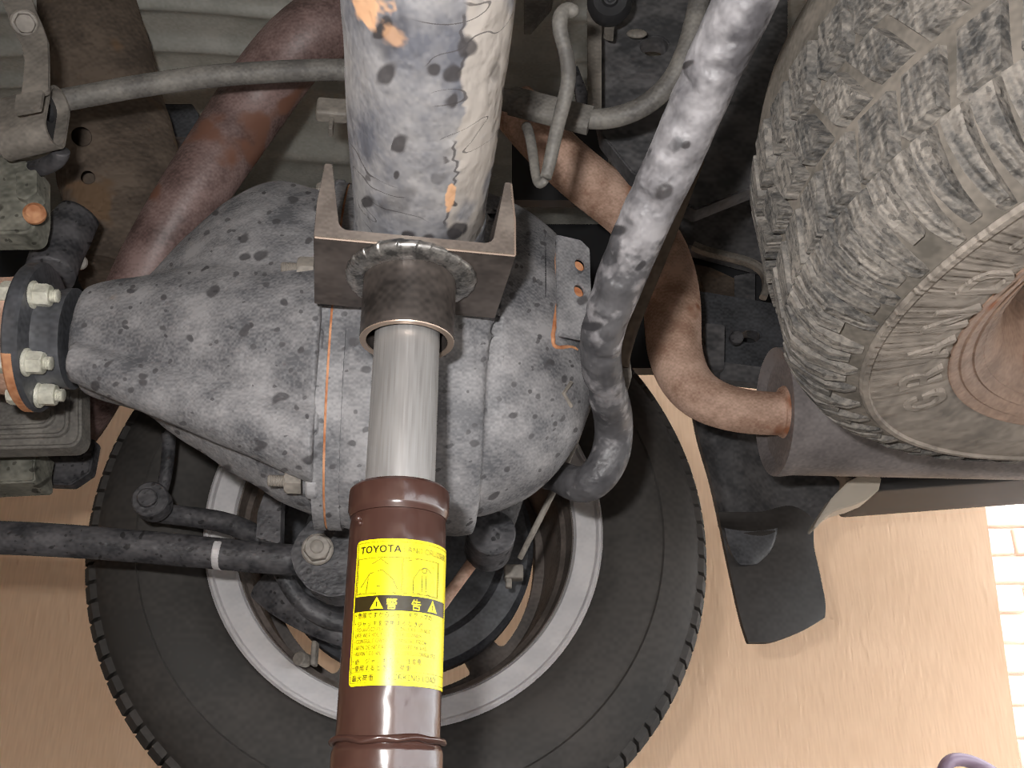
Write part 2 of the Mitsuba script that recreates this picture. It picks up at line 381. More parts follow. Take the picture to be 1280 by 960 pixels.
# bitmaps of the printed characters, 24 rows of 24 dots each, as plain numbers
GLYPHS = {
    '警': (0, 0, 0, 0, 278784, 4193276, 804656, 2096944, 1588704, 4174048, 1679840, 2074424, 583196, 6144, 4194300, 0, 524256, 0, 524256, 0, 524256, 393312, 393312, 524256),
    '告': (0, 0, 0, 2048, 198656, 198656, 395264, 524272, 1048560, 1837056, 1574912, 2048, 4194300, 2097144, 0, 0, 524256, 524256, 393312, 393312, 393312, 393312, 524256, 524256),
    '危': (0, 0, 0, 32768, 98304, 130816, 261888, 460288, 919040, 1048572, 4194296, 3407872, 294848, 294880, 278624, 278624, 802912, 803008, 804800, 802816, 1589260, 1589260, 3170316, 3178488),
    '険': (0, 0, 0, 0, 2032512, 2066112, 1150048, 1120304, 1273884, 1277948, 1180544, 1442048, 1245952, 1130488, 1155336, 1155336, 1155336, 1556472, 1508224, 1049472, 1050304, 1051744, 1062968, 1110044),
    'で': (0, 0, 0, 0, 0, 0, 496, 1048560, 2096896, 1051648, 6160, 12504, 12488, 8296, 24576, 24576, 24576, 24576, 28672, 12288, 14336, 7936, 1984, 448),
    'す': (0, 0, 0, 0, 1024, 1536, 1536, 65528, 2097144, 1536, 1536, 15872, 32256, 50688, 34304, 34304, 50688, 65024, 32256, 3584, 7168, 14336, 61440, 49152),
    'か': (0, 0, 0, 0, 0, 57344, 49152, 49152, 49248, 120944, 2096688, 1935160, 99096, 99096, 99084, 197388, 197376, 197376, 393984, 394752, 919040, 790016, 1866752, 555008),
    'ら': (0, 0, 0, 0, 0, 61440, 65408, 3968, 0, 196608, 196608, 196608, 132608, 425920, 450784, 491616, 458800, 393264, 48, 96, 224, 960, 65408, 64512),
    'ジ': (0, 0, 0, 0, 0, 16, 98456, 114888, 61512, 12384, 0, 1835024, 1966104, 491568, 65648, 224, 448, 1920, 3584, 15360, 61440, 1032192, 458752, 0),
    'ャ': (0, 0, 0, 0, 0, 0, 0, 0, 0, 49152, 49152, 49184, 18416, 130912, 1040480, 286912, 12672, 13056, 12288, 12288, 6144, 6144, 6144, 7168),
    'ッ': (0, 0, 0, 0, 0, 0, 0, 0, 0, 0, 12288, 405600, 399456, 202848, 198720, 196800, 192, 384, 768, 1792, 3584, 14336, 61440, 49152),
    'キ': (0, 0, 0, 0, 0, 24576, 24576, 12288, 13280, 65504, 2095104, 929792, 6144, 6144, 6648, 32752, 1047552, 986112, 3072, 3072, 3072, 3072, 1536, 0),
    'ア': (0, 0, 0, 0, 0, 0, 1048568, 1048568, 56, 48, 6240, 6336, 6592, 7040, 6144, 12288, 12288, 12288, 28672, 24576, 49152, 245760, 458752, 0),
    'プ': (0, 0, 0, 0, 28, 36, 38, 1048548, 1048568, 96, 96, 96, 192, 192, 448, 384, 896, 1792, 3584, 7168, 30720, 126976, 245760, 0),
    'の': (0, 0, 0, 0, 0, 0, 7168, 65408, 252352, 464992, 399408, 792624, 792600, 1585176, 1585176, 1585176, 1597464, 1597464, 1597488, 835696, 1016032, 459712, 3968, 0),
    'を': (0, 0, 0, 0, 0, 24576, 24576, 1048448, 1048448, 49152, 98304, 65584, 260336, 495552, 921344, 1850368, 556032, 52224, 52224, 101376, 98304, 114720, 65504, 16256),
    '使': (0, 0, 0, 0, 66304, 197376, 262140, 458748, 393984, 787200, 1867772, 3957532, 3425036, 2376460, 287516, 294908, 262912, 287232, 275968, 278016, 269824, 270208, 291312, 385148),
    '用': (0, 0, 0, 0, 0, 1048568, 1048568, 792600, 792600, 792600, 1048568, 1048568, 792600, 792600, 792600, 792600, 1048568, 1048568, 792600, 530456, 1579032, 1579032, 3151896, 3152368),
    'る': (0, 0, 0, 0, 0, 0, 262016, 258944, 1536, 3072, 6144, 28672, 65280, 131008, 229600, 458848, 917552, 786480, 64560, 52784, 99936, 50112, 32640, 6144),
    'と': (0, 0, 0, 0, 0, 196608, 196608, 98304, 98528, 50112, 52992, 31744, 30720, 57344, 98304, 196608, 196608, 393216, 393216, 196608, 229376, 131056, 32736, 0),
    'き': (0, 0, 0, 0, 2048, 3072, 3520, 524224, 261632, 1536, 1536, 2032, 1048544, 260864, 384, 384, 133056, 395200, 393216, 393216, 393216, 229376, 130944, 32512),
    '必': (0, 0, 0, 0, 49152, 28720, 14448, 7264, 3264, 32960, 49536, 836512, 574304, 1623600, 1625112, 1628184, 3207180, 3203084, 3260428, 245824, 507968, 1884224, 3719360, 65472),
    '次': (0, 0, 0, 4096, 6144, 1060864, 1847296, 933880, 409592, 24600, 25112, 50704, 50736, 34352, 132864, 198400, 395008, 789888, 789888, 1579200, 3684576, 3174512, 57404, 98332),
    '注': (0, 0, 0, 0, 1836544, 918272, 459520, 256, 65532, 32760, 3146496, 3932928, 918272, 768, 32760, 32760, 197376, 197376, 393984, 393984, 787200, 787200, 1638396, 1638396),
    '意': (0, 0, 0, 6144, 6144, 1048560, 98688, 98688, 98688, 2097148, 0, 0, 524256, 393312, 524256, 393312, 393312, 524256, 12288, 301088, 887856, 885144, 1606040, 1113992),
    '重': (0, 0, 0, 0, 131040, 1048064, 6144, 6144, 4194300, 6144, 1048560, 792624, 792624, 1048560, 792624, 792624, 1048560, 6144, 6144, 1048568, 6144, 6144, 6144, 4194300),
    '最': (0, 0, 0, 0, 524256, 393312, 393312, 524256, 393312, 393312, 524256, 0, 0, 4194300, 794624, 1044472, 812568, 796176, 1041200, 811488, 815552, 1047008, 4155192, 11292),
    '大': (0, 0, 0, 6144, 6144, 6144, 6144, 6144, 6144, 6144, 4194300, 4194300, 15360, 15360, 13824, 26112, 26368, 49920, 49536, 98752, 196832, 393328, 1835068, 3670044),
    '荷': (0, 0, 0, 33024, 98688, 2097144, 4194300, 98688, 98688, 196608, 229372, 425980, 917552, 917552, 1998640, 3564336, 2515760, 418608, 418608, 425776, 417840, 409648, 393264, 394224),
}

# ------------------------------------------------------------------ the place: ground, seen walls, unseen walls and roof added to block sky
GZ = -0.006
def box_mesh(lo, hi):
    lo, hi = np.array(lo, float), np.array(hi, float)
    m = trimesh.creation.box(hi - lo); m.apply_translation((lo + hi) / 2); return m
add('floor', box_mesh((-5, -4, GZ - 0.1), (7, 6, GZ)), 'concrete', False); structure('floor', 'grey concrete ground under the raised vehicle')
wall = prism(Polygon([(-4.0, GZ), (1.041, GZ), (1.19, 2.4), (-4.0, 2.4)]), 0.16, np.array([0, 2.36, 0]), np.array([1.0, 0, 0]), np.array([0, 0, 1.0]))
add('wall_back', wall, 'plaster', False); structure('wall_back', 'cream plastered wall with a fine upright grain')
add('wall_left_added', box_mesh((-4.15, -4, GZ), (-4.0, 2.36, 2.4)), 'plaster', False); structure('wall_left_added')  # unseen wall, added to close the left side to daylight
add('wall_front_added', box_mesh((-4.0, -4.15, GZ), (1.35, -4, 2.4)), 'plaster', False); structure('wall_front_added')  # unseen wall, added so daylight enters from the right only
add('ceiling_added', box_mesh((-4.15, -4, 2.4), (1.35, 2.5, 2.5)), 'ceiling_board', False); structure('ceiling_added')  # unseen roof, added to block the sky over the back wall
add('wall_right', box_mesh((0.9, 2.72, GZ), (2.6, 2.9, 2.4)), 'mortar', False); structure('wall_right', 'white painted brick wall in daylight beyond the cream wall')
BH, BL = 0.0795, 0.205
bricks = [rbox((0, 0, 0), (BL / 2 - 0.004, 0.02, BH / 2 - 0.004), r=0.006) for _ in range(3)]
bply = [mikit.ply(b, f'brick_paint_{i}', smooth=40) for i, b in enumerate(bricks)]
for row in range(12):
    for col in range(5):
        k, name = 0, 'wall_right__brick'
        i = row * 5 + col
        key = name if i == 0 else f'{name}_{i:03d}'
        c = (0.98 + col * BL + (BL / 2 if row % 2 else 0) + rng.uniform(-.002, .002), 2.712 + rng.uniform(-.003, .003), GZ + 0.018 + (row + .5) * BH)
        scene[key] = {**bply[rng.integers(3)], 'to_world': T().translate(list(c)).rotate([0, 1, 0], float(rng.uniform(-.5, .5)))}

# ------------------------------------------------------------------ the vehicle's axle frame
W = np.array([-0.143, 1.32, 0.391])                       # centre of the far wheel
AX = nrm([-0.105, 0.98, -0.147])                          # along the axle, away from the camera
RR = nrm(np.cross(AX, [0, 0, 1]))                         # to the vehicle's rear (right in the photo)
UU = np.cross(RR, AX)                                     # up
D = W - AX * ((1.32 - 0.86) / AX[1])                      # centre of the differential
def ax(u, v, w): return D + RR * u + AX * v + UU * w
def to_ax(P): q = np.asarray(P) - D; return np.stack([q @ RR, q @ AX, q @ UU], -1)
def from_ax(m):
    m = m.copy(); m.vertices = D + m.vertices[:, :1] * RR + m.vertices[:, 1:2] * AX + m.vertices[:, 2:] * UU
    if m.volume < 0: m.invert()
    return m

def hit(mesh, px, py):
    """first point of the mesh on the line of sight, and its normal"""
    d = nrm(at(px, py, 1.0) - CAM); t = mesh.triangles; e1, e2 = t[:, 1] - t[:, 0], t[:, 2] - t[:, 0]
    h = np.cross(d, e2); a = (e1 * h).sum(1); a = np.where(np.abs(a) < 1e-14, 1e-14, a)
    s = CAM - t[:, 0]; u = (s * h).sum(1) / a; q = np.cross(s, e1); v = (q @ d) / a; k = (e2 * q).sum(1) / a
    ok = (u >= 0) & (v >= 0) & (u + v <= 1) & (k > 0)
    i = np.argmin(np.where(ok, k, 1e9)); n = mesh.face_normals[i]
    return CAM + d * k[i], n if n @ d < 0 else -n

AXH = 'axle_housing'
tag(AXH, 'dusty grey rear axle housing with round differential resting on the jack saddle', 'axle')
lump = lambda V: 0.0016 * (meshkit.fbm(V * 26, 3) - 0.5) + 0.001 * (meshkit.fbm(V * 80, 2, 5) - 0.5)
tube_pts = [ax(0, v, 0) for v in (-1.15, -0.7, -0.5, -0.4, -0.30, -0.2, -0.14, -0.09, -0.06)]
axle_tube = sweep(np.array(tube_pts), np.array([.055, .055, .055, .0548, .054, .0515, .0535, .072, .088]), n=72, sub=16, disp=lump)
add(AXH + '__axle_tube', axle_tube, 'tube_paint', True)
add(AXH + '__axle_tube', sweep(np.array([ax(0, v, 0) for v in (0.06, 0.1, 0.16, 0.25, 0.36)]), np.array([.088, .08, .062, .05, .05]), n=40, sub=8), 'dark_bar', True, label='far axle tube behind the differential')

def ell(P, c, r):
    q = (P - c) / r; k0 = np.linalg.norm(q, axis=-1); k1 = np.linalg.norm(q / r, axis=-1)
    return k0 * (k0 - 1) / np.maximum(k1, 1e-9)

def loft_sdf(P, us, rv, rw, v0, w0):
    """tapered oval body along u"""
    us = np.asarray(us); f = lambda y: PchipInterpolator(us, y)(np.clip(P[..., 0], us[0], us[-1]))
    a, b, c, d = f(rv), f(rw), f(v0), f(w0)
    k = np.sqrt(((P[..., 1] - c) / a) ** 2 + ((P[..., 2] - d) / b) ** 2)
    return np.maximum((k - 1) * np.minimum(a, b), np.maximum(us[0] - P[..., 0], P[..., 0] - us[-1]))

def banjo(P):
    q = np.abs((P - np.array([0.0, 0, .008])) / np.array([.174, .113, .176])); d = ((q[..., 0] ** 2.4 + q[..., 1] ** 2.2 + q[..., 2] ** 2.4) ** (1 / 2.4) - 1) * .13
    d = np.maximum(d, -0.068 - P[..., 0])
    ring = loft_sdf(P, [-.068, -.03, .045, .06], [.114, .119, .119, .117], [.174, .183, .183, .180], [0, 0, 0, 0], [0, 0, 0, 0])
    d = smin(d, ring, 0.004)
    fl = loft_sdf(np.stack([P[..., 1], P[..., 0], P[..., 2]], -1), [-.2, -.13, -.09, -.06, 0], [.052, .06, .078, .092, .10], [.052, .06, .09, .115, .13], [0] * 5, [0] * 5)
    d = smin(d, fl, 0.03)
    groove = np.maximum(np.abs(np.linalg.norm(P[..., 1:] / np.array([.118, .18]), axis=-1) - 0.93) * .12 - .0025, np.abs(P[..., 0] - .066) - .006)
    return np.maximum(d, -groove) + 0.003 * (meshkit.fbm(P * 18, 2) - 0.5)
banjo_local = surface_net(banjo, (-.085, -.22, -.2), (.2, .14, .2), 0.0042)
banjo_mesh = from_ax(banjo_local)
add(AXH + '__banjo_housing', banjo_mesh, 'grey_dust', True)

def carrier(P):
    body = loft_sdf(P, [-.3, -.262, -.225, -.185, -.145, -.11, -.078], [.03, .044, .064, .086, .1, .106, .108], [.03, .062, .108, .142, .163, .168, .168], [.02, .02, .018, .012, .006, .003, 0], [.0, .014, .028, .034, .028, .012, .0])
    cone = loft_sdf(P, [-.303, -.296, -.25, -.20, -.14, -.078], [.048, .0525, .061, .072, .086, .098], [.048, .0525, .063, .076, .090, .098], [0, 0, -.008, -.016, -.024, -.03], [-.004, -.004, -.01, -.018, -.03, -.042])
    d = smin(body, cone, 0.005)
    # keel rib under the cone and a raised shoulder where the cone meets the body
    u = P[..., 0]; f = np.clip((u + .3) / .22, 0, 1)
    keel = np.maximum(np.hypot(P[..., 1] + .034 + .026 * f, P[..., 2] + .05 + .085 * f) - (.017 + .018 * f), np.maximum(-.298 - u, u + .078))
    d = smin(d, keel, 0.004)
    return d + 0.004 * (meshkit.fbm(P * 15 + 3, 3) - 0.5)
carrier_mesh = from_ax(surface_net(carrier, (-.315, -.14, -.2), (-.066, .14, .2), 0.004))
add(AXH + '__differential_carrier', carrier_mesh, 'grey_dust', True)

def oval_ring(u0, u1, sv, sw, n=72, hole=0.9):
    t = np.arange(n) * 2 * np.pi / n
    prof = [(hole, u0), (1, u0), (1, u1), (hole, u1), (hole, u0)]
    P = np.array([[[u, k * sv * math.cos(a), k * sw * math.sin(a)] for a in t] for k, u in prof])
    return from_ax(fix(grid_mesh(P, close_v=True)))
add(AXH + '__joint_flange', oval_ring(-.080, -.0705, .121, .1805), 'grey_dust', 30)
add(AXH + '__joint_flange', oval_ring(-.0685, -.057, .121, .1805), 'grey_dust', 30)
add(AXH + '__gasket', oval_ring(-.0707, -.0683, .1195, .179), 'orange_rust', 30, label='rusty orange gasket line in the joint')
for i, t in enumerate((-157, -132, -108, 118, 96, 76, 178)):
    a = math.radians(t)
    c = ax(-.0805, .110 * math.cos(a), .168 * math.sin(a))
    b = add(AXH + '__stud_boss', disc(c + RR * .006, -RR, .0145, .010), 'grey_dust')
    nu = add(AXH + '__nut', join(hexagon(c - RR * .008, -RR, .019, .014, spin=i * .3)), 'tan_grey', False)
    add(nu + '__stud', stud(c - RR * .02, -RR, .0052, .016), 'tan_grey', 40)
# brake-line bracket on the rear dome, weld rust beside it, the cast mark below
p0, n0 = hit(banjo_mesh, 706, 372)
pw = nrm(at(712, 300, p0[1]) - at(715, 440, p0[1])); px_ = nrm(np.cross(pw, n0) * 1.0)
if px_[0] < 0: px_ = -px_
pn = np.cross(px_, pw); s_ = size(p0)
plate_n = nrm(np.array([0.35, -0.85, -0.25]))
pxx = nrm(np.cross(pw, plate_n)); pxx = pxx if pxx[0] > 0 else -pxx
pzz = np.cross(pxx, pw)
pl = Polygon([(-20, -68), (26, -68), (26, 62), (14, 72), (-20, 72)]).buffer(-4).buffer(4)
for hx, hy, r in ((12, 36, 8.5), (10, -1, 8.5)): pl = pl.difference(shapely.affinity.scale(Point(hx, hy).buffer(r), .85, 1))
pl = shapely.affinity.scale(pl, s_, s_, origin=(0, 0))
pc = p0 + np.array([0.004, -0.018, -0.002])
lp = prism(pl, .004, pc, pxx, pw, .0008)
add(AXH + '__line_bracket', lp, 'grey_dust', False, label='flat bracket plate with two holes')
for hx, hy in ((12, 36), (10, -1)):
    add(AXH + '__line_bracket__rusty_plug', disc(pc + (pxx * hx + pw * hy) * s_ + pzz * -.0035, pzz, .0064, .003), 'orange_rust')
wl = [hit(banjo_mesh, x, y)[0] for x, y in ((696, 312), (696, 340), (698, 365), (695, 395), (692, 430), (700, 434), (722, 437))]
add(AXH + '__line_bracket__weld_bead', sweep(np.array(wl), np.array([.0012, .002, .0016, .0024, .002, .0018, .001]), n=10, sub=6, disp=lambda V: .0012 * (meshkit.noise(V * 260) - .5)), 'orange_rust', True)
ch = [hit(banjo_mesh, x, y)[0] for x, y in ((714, 478), (704, 492), (714, 508))]
add(AXH + '__cast_mark', sweep(np.array(ch), .0022, n=8, straight=True), 'tan_grey', 40, label='raised chevron cast mark')
ch = [hit(banjo_mesh, x, y)[0] for x, y in ((681, 290), (682, 330), (682, 372))]
add(AXH + '__seam', sweep(np.array(ch), .0007, n=6), 'dark_bar', 40)
# hose clip on the far side of the tube
cl = at(416, 138, 0.84)
add(AXH + '__hose_clip', join(rbox(cl, (.017, .008, .0125), RR, AX, .004), rbox(cl + np.array([.0, 0, -.0215]), (.0022, .006, .009), RR, AX, .001)), 'tan_grey', 40, label='pale clip on the left of the tube')

# ------------------------------------------------------------------ propeller shaft and flange
PS = 'propeller_shaft'
tag(PS, 'propeller shaft with bolted black flange at the nose of the differential', 'drive shaft')
ctr = lambda u: ax(u, -.002, -.006 - (u + .3) * .02)
add(PS + '__flange', lathe([(0, 0), (.0675, 0), (.069, .002), (.069, .011), (.0665, .0135), (.058, .0145), (.047, .016), (.045, .030), (.047, .034), (.047, .040), (.0, .040)], ctr(-.352), RR, n=64), 'black_paint', 35, label='black round flange')
rimp = lathe([(.0675, 0), (.0695, .002), (.0695, .009), (.0675, .0095), (.0675, 0)], ctr(-.352), RR, n=30, arc=(math.radians(218), math.radians(285)))
add(PS + '__flange__rust_edge', rimp, 'orange_rust', 40, label='rusty orange rim of the flange')
fx, fy, fa = frame(RR)
for deg, big in ((8, 1), (117, 1), (180, 1), (252, 1), (300, 1)):
    a = math.radians(deg + 2)
    # near side is -AX
    dirn = -AX * math.cos(a) + UU * math.sin(a)
    c = ctr(-.338) + dirn * .054
    nu = add(PS + '__nut', join(disc(c, RR, .0125, .004, bevel=.001), hexagon(c + RR * .004, RR, .0185, .0125, spin=.25)), 'zinc', False)
    add(nu + '__stud', stud(c + RR * .016, RR, .0062, .0075), 'zinc', 40)
    add(PS + '__bolt_head', hexagon(ctr(-.352) + dirn * .054, -RR, .019, .011), 'zinc', False)
add(PS + '__yoke', lathe([(0, -.2), (.036, -.2), (.038, -.09), (.05, -.06), (.055, -.012), (.055, 0), (0, 0)], ctr(-.3525), RR, n=40), 'rust_pipe', 30, label='brown rusty yoke')
add(PS + '__tube', sweep(np.array([ctr(-.54), ctr(-.95)]), .036, n=32, sub=4), 'mud', True)

# ------------------------------------------------------------------ welded saddle on the jack
SD = 'axle_saddle'
tag(SD, 'dark steel channel saddle with welded pipe collar between axle tube and jack', 'saddle')
JX, JY = -0.0765, 0.65
pf = np.array([-0.1395, 0.597, 0.421]); pr_ = np.array([0.003, 0.622, 0.421])
sx = nrm(pr_ - pf); sy = np.array([-sx[1], sx[0], 0]); SWd = np.linalg.norm(pr_ - pf)
h_ = SWd / 2
poly = Polygon([(-h_, 0), (h_, 0), (h_, .03), (h_ - .003, .064), (h_ - .0085, .064), (h_ - .0175, .0092), (-h_ + .0175, .0092), (-h_ + .0085, .064), (-h_ + .003, .064), (-h_, .03)])
poly = poly.buffer(.007, quad_segs=6).buffer(-.007, quad_segs=6).buffer(-.0012).buffer(.0012, quad_segs=3)
mid = (pf + pr_) / 2
add(SD + '__channel', prism(poly, .097, mid + sy * .097, sx, np.array([0, 0, 1.0]), .0), 'mill_scale', 30)
add(SD + '__channel__sawn_face', prism(poly.buffer(-.0003), .0006, mid + sy * .0001, sx, np.array([0, 0, 1.0])), 'sawn_steel', False, label='lighter sawn front face')
eo = mid - sy * .0004; ed = lambda a, b, r=.0009: sweep(np.array([eo + sx * a[0] + np.array([0, 0, a[1]]), eo + sx * b[0] + np.array([0, 0, b[1]])]), r, n=8)
add(SD + '__channel__worn_edge_highlight', join(ed((-h_ + .001, .0005), (h_ - .001, .0005)), ed((h_ - .0008, .001), (h_ - .0008, .03), .0008), ed((h_ - .0008, .03), (h_ - .0036, .062), .0008)), 'cut_edge', 40, label='bright worn front edge with its bevel highlight painted in')  # bright strips stand in for the bevel highlight along the worn edge
add(SD + '__collar', lathe([(.0295, .3665), (.0335, .3665), (.0345, .3675), (.0345, .4205), (.0295, .4205), (.0295, .3665)], (JX, JY, 0), (0, 0, 1), n=64), 'dark_pipe', 30, label='short dark pipe collar')
add(SD + '__collar__cut_end', lathe([(.0296, .3664), (.0298, .3655), (.0341, .3655), (.0344, .3664), (.0296, .3664)], (JX, JY, 0), (0, 0, 1), n=64), 'cut_edge', 30, label='bright cut end of the collar')
na, nb = 460, 22
A, B = np.meshgrid(np.arange(na) * 2 * np.pi / na, np.arange(nb) * 2 * np.pi / nb, indexing='ij')
per = np.cumsum(rng.uniform(.7, 1.3, 25)); per = np.concatenate([[0], per]) / per[-1] * 2 * np.pi
la = (A + .10 * np.cos(B + .6)) % (2 * np.pi); k = np.clip(np.searchsorted(per, la.ravel(), side='right') - 1, 0, 24).reshape(A.shape)
fr_ = (la - per[k]) / (per[k + 1] - per[k])
rad = .0072 * (1 + .09 * (fr_ ** 1.5 - .45)) + .0008 * np.sin(A * 3 + 1)
ca, cb = .0385 + rad * 1.45 * np.cos(B), .4205 + rad * .80 * np.sin(B)
wbm = fix(grid_mesh(np.stack([JX + ca * np.cos(A), JY + ca * np.sin(A), cb], -1), True, True))
add(SD + '__weld_bead', wbm, 'weld_steel', True, label='rippled silver weld bead')

# ------------------------------------------------------------------ the bottle jack
JK = 'bottle_jack'
tag(JK, 'glossy dark brown bottle jack with yellow warning label under the axle', 'jack')
Z = np.array([0, 0, 1.0])
def jl(profile, n=64, disp=None): return lathe(profile, (JX, JY, 0), (0, 0, 1), n=n, disp=disp)
BR = 0.0322
prof = [(0, GZ + .02), (.036, GZ + .02), (.0362, .03), (.0345, .06), (.0342, .084), (.0335, .0865), (.0322, .089)]
prof += [(BR, z) for z in np.linspace(.093, .226, 24)] + [(.0318, .229), (.0318, .2315), (0.030, .232), (.0, .232)]
add(JK + '__body', jl(prof), 'jack_paint', 30)
add(JK + '__base', rbox((JX, JY, GZ + .0115), (.058, .052, .0115), r=.006), 'jack_paint', 40)
cap = []
for a in np.arange(8) * np.pi / 4: pass
capp = [(.0262, .236), (.0262, .2525), (.0315, .2528), (.0337, .2505), (.0340, .249), (.0340, .2365), (.0330, .234), (.0322, .2318), (.0262, .2318), (.0262, .236)]
add(JK + '__cap', jl(capp), 'jack_paint', 30, label='brown collar cap of the jack')
def wav(P):
    q = P - np.array([JX, JY, 0]); 
    n = meshkit.noise(P * 170)[..., None] - .5
    return P + np.concatenate([q[..., :2], q[..., 2:] * 0], -1) / .034 * .0022 * n + np.array([0, 0, .003]) * (meshkit.noise(P * 90, 4)[..., None] - .5)
band = [(.0335 + .0022 * math.cos(t), .0905 + .0022 * math.sin(t)) for t in np.linspace(0, 2 * np.pi, 13)]
add(JK + '__weld_band', jl(band, 120, wav), 'jack_paint', True)
for px, py, r in ((450, 645, .0024), (454, 652, .0018), (447, 642, .0014)):
    a = math.radians(-46 + (px - 450) * .9)
    z = .2265 + (645 - py) * .0005
    s = trimesh.creation.icosphere(subdivisions=2, radius=r); s.apply_translation((JX + .0325 * math.sin(a), JY - .0325 * math.cos(a), z))
    add(JK + '__weld_blob', s, 'jack_paint', True)
add(JK + '__ram', lathe([(0, .225), (.0238, .225), (.0238, .4195), (0, .4195)], (JX, JY, 0), (0, 0, 1), n=64), 'raw_steel', 30, label='bare grey steel ram tube')

# label sheet and print; (x along the label in metres from its left edge, z)
LZ0, LZ1, LA0 = .1205, .2105, math.radians(-44)
LR = BR + .0003
def wrap(m, lift):
    v = m.vertices; a = LA0 + v[:, 0] / LR; r = LR + lift + v[:, 2]
    out = m.copy(); out.vertices = np.stack([JX + r * np.sin(a), JY - r * np.cos(a), v[:, 1]], 1); return out
LW = math.radians(140) * LR
lab = shapely.geometry.box(.003, LZ0 + .003, LW, LZ1 - .003).buffer(.003, quad_segs=4).intersection(sbox(0, LZ0, LW, LZ1))
def sheet(poly, step=.001):
    x0, y0, x1, y1 = poly.bounds
    cuts = [poly.intersection(sbox(x, y0 - 1, min(x + step, x1), y1 + 1)) for x in np.arange(x0, x1, step)]
    ms = []
    for c in cuts:
        for g in getattr(c, 'geoms', [c]):
            if g.geom_type == 'Polygon' and g.area > 1e-12: ms.append(trimesh.creation.extrude_polygon(g, .00025, engine='earcut'))
    return join(*ms)
ls = add(JK + '__warning_label', wrap(sheet(lab), 0.0), 'label_yellow', 20, label='yellow printed warning label')
INK = .0004
def strip(x0, z0, x1, z1): return sheet(sbox(x0, z0, x1, z1))
def text(s, x, z, h, wide=1.0, bold=False):
    m = meshkit.text_mesh(s, h, .00008, bold); m.apply_scale([wide, 1, 1]); m.apply_translation([x, z, 0]); return m
def glyphs(s, x, z, h, wide=1.0):
    """characters as rows of small bars"""
    out = []
    for c in s:
        if c in GLYPHS:
            for r in range(24):
                bits = bin(GLYPHS[c][r])[2:].zfill(24); k = 0
                while k < 24:
                    if bits[k] == '1':
                        e = k
                        while e < 24 and bits[e] == '1': e += 1
                        out.append(sbox(x + k * h * wide / 24, z + (23 - r) * h / 24, x + e * h * wide / 24, z + (24.4 - r) * h / 24)); k = e
                    k += 1
        x += h * wide * .98
    return join(*[trimesh.creation.extrude_polygon(g, .00008, engine='earcut') for g in out])
def printed(name, m, mat='label_ink', label=None, lift=INK): add(JK + '__warning_label__' + name, wrap(m, lift), mat, False, label=label)
printed('maker_name', text('TOYOTA', .0035, .2018, .0043, 1.12, True), label='bold dark maker name')
printed('model_name', text('LAND CRUISER', .0325, .2018, .0036, 1.0), 'label_faint', label='pale thin capitals')
fr = []
for x0, x1 in ((.0025, .0325), (.0330, .060)):
    for a, b, c, d in ((x0, .1982, x1, .1985), (x0, .1758, x1, .1761), (x0, .1758, x0 + .0003, .1985), (x1 - .0003, .1758, x1, .1985)): fr.append(strip(a, b, c, d))
fr += [strip(.0015, .2085, .075, .2087), strip(.0015, .1222, .0017, .2087), strip(.0015, .1222, .075, .1224), strip(.002, .1285, .075, .1287)]
printed('frame_lines', join(*fr), 'label_faint')
art = []
def line(pts, w=.0005, z=0):
    art.append(trimesh.creation.extrude_polygon(shapely.LineString(pts).buffer(w / 2), .00008, engine='earcut'))
line([(.006, .176), (.012, .184), (.020, .186), (.027, .180), (.030, .174)]); line([(.010, .172), (.011, .181)]); line([(.013, .190), (.019, .193), (.024, .189)]); line([(.005, .172), (.018, .176), (.029, .171)])
line([(.040, .172), (.040, .181), (.044, .187), (.049, .189), (.053, .186)]); line([(.046, .173), (.046, .184)]); line([(.049, .173), (.049, .184)]); line([(.043, .172), (.052, .172)]); line([(.036, .192), (.044, .194), (.055, .190)])
art.append(place(trimesh.creation.extrude_polygon(Point(0, 0).buffer(.002).difference(Point(0, 0).buffer(.0014)), .00008, engine='earcut'), (.0475, .187, 0), np.array([1., 0, 0]), np.array([0, 1., 0]), np.array([0, 0, 1.])))
for m in art: m.apply_translation([0, .0045, 0])
printed('jacking_drawing', join(*art), 'label_faint', label='faint line drawings of jacking')
printed('warning_band', strip(.0018, .1650, .070, .1744), label='dark band with warning sign')
def tri(x): return trimesh.creation.extrude_polygon(Polygon([(x, .1660), (x + .0086, .1660), (x + .0043, .1736)]).difference(sbox(x + .0039, .1674, x + .0047, .1706)), .00008, engine='earcut')
printed('warning_triangle', tri(.0135), 'label_yellow', lift=.0008); printed('warning_triangle', tri(.0505), 'label_yellow', lift=.0008)
printed('warning_word', glyphs('警 告', .0232, .1658, .0078, 1.0), 'label_yellow', lift=.0008)
rows = [('危険ですからジャッキアップの', 1, .1608), ('ジャッキを使用するとき必', 1, .1557), ('-TO AVOID PERSONAL INJURY DO NOT', 0, .1526), (' USE WITHOUT SUPPORT STANDS', 0, .1492), ('-CONSULT OWNER\'S MANUAL PRIOR', 0, .1456), ('-AFIN DE NE PAS SE BLESSER NE PAS', 0, .1418), ('-AVANT DE METTRE SUR CRIC CONSULTEZ', 0, .1382), ('必ずジャッキの次、注意重', 1, .1332), ('使用するとき必 荷重', 1, .1291)]
ink = []
for s, jp, y in rows:
    if jp: ink.append(glyphs(s, .0046, y, .0040, .92)); ink.append(strip(.0031, y + .0017, .0036, y + .0024))
    else: ink.append(text(s, .0028, y, .0024, .80))
ink.append(glyphs('最大荷重', .0028, .1232, .0042, .95)); ink.append(text('WORKING LOAD', .0250, .1236, .0034, .95))
printed('small_print', join(*ink), label='rows of small dark print')

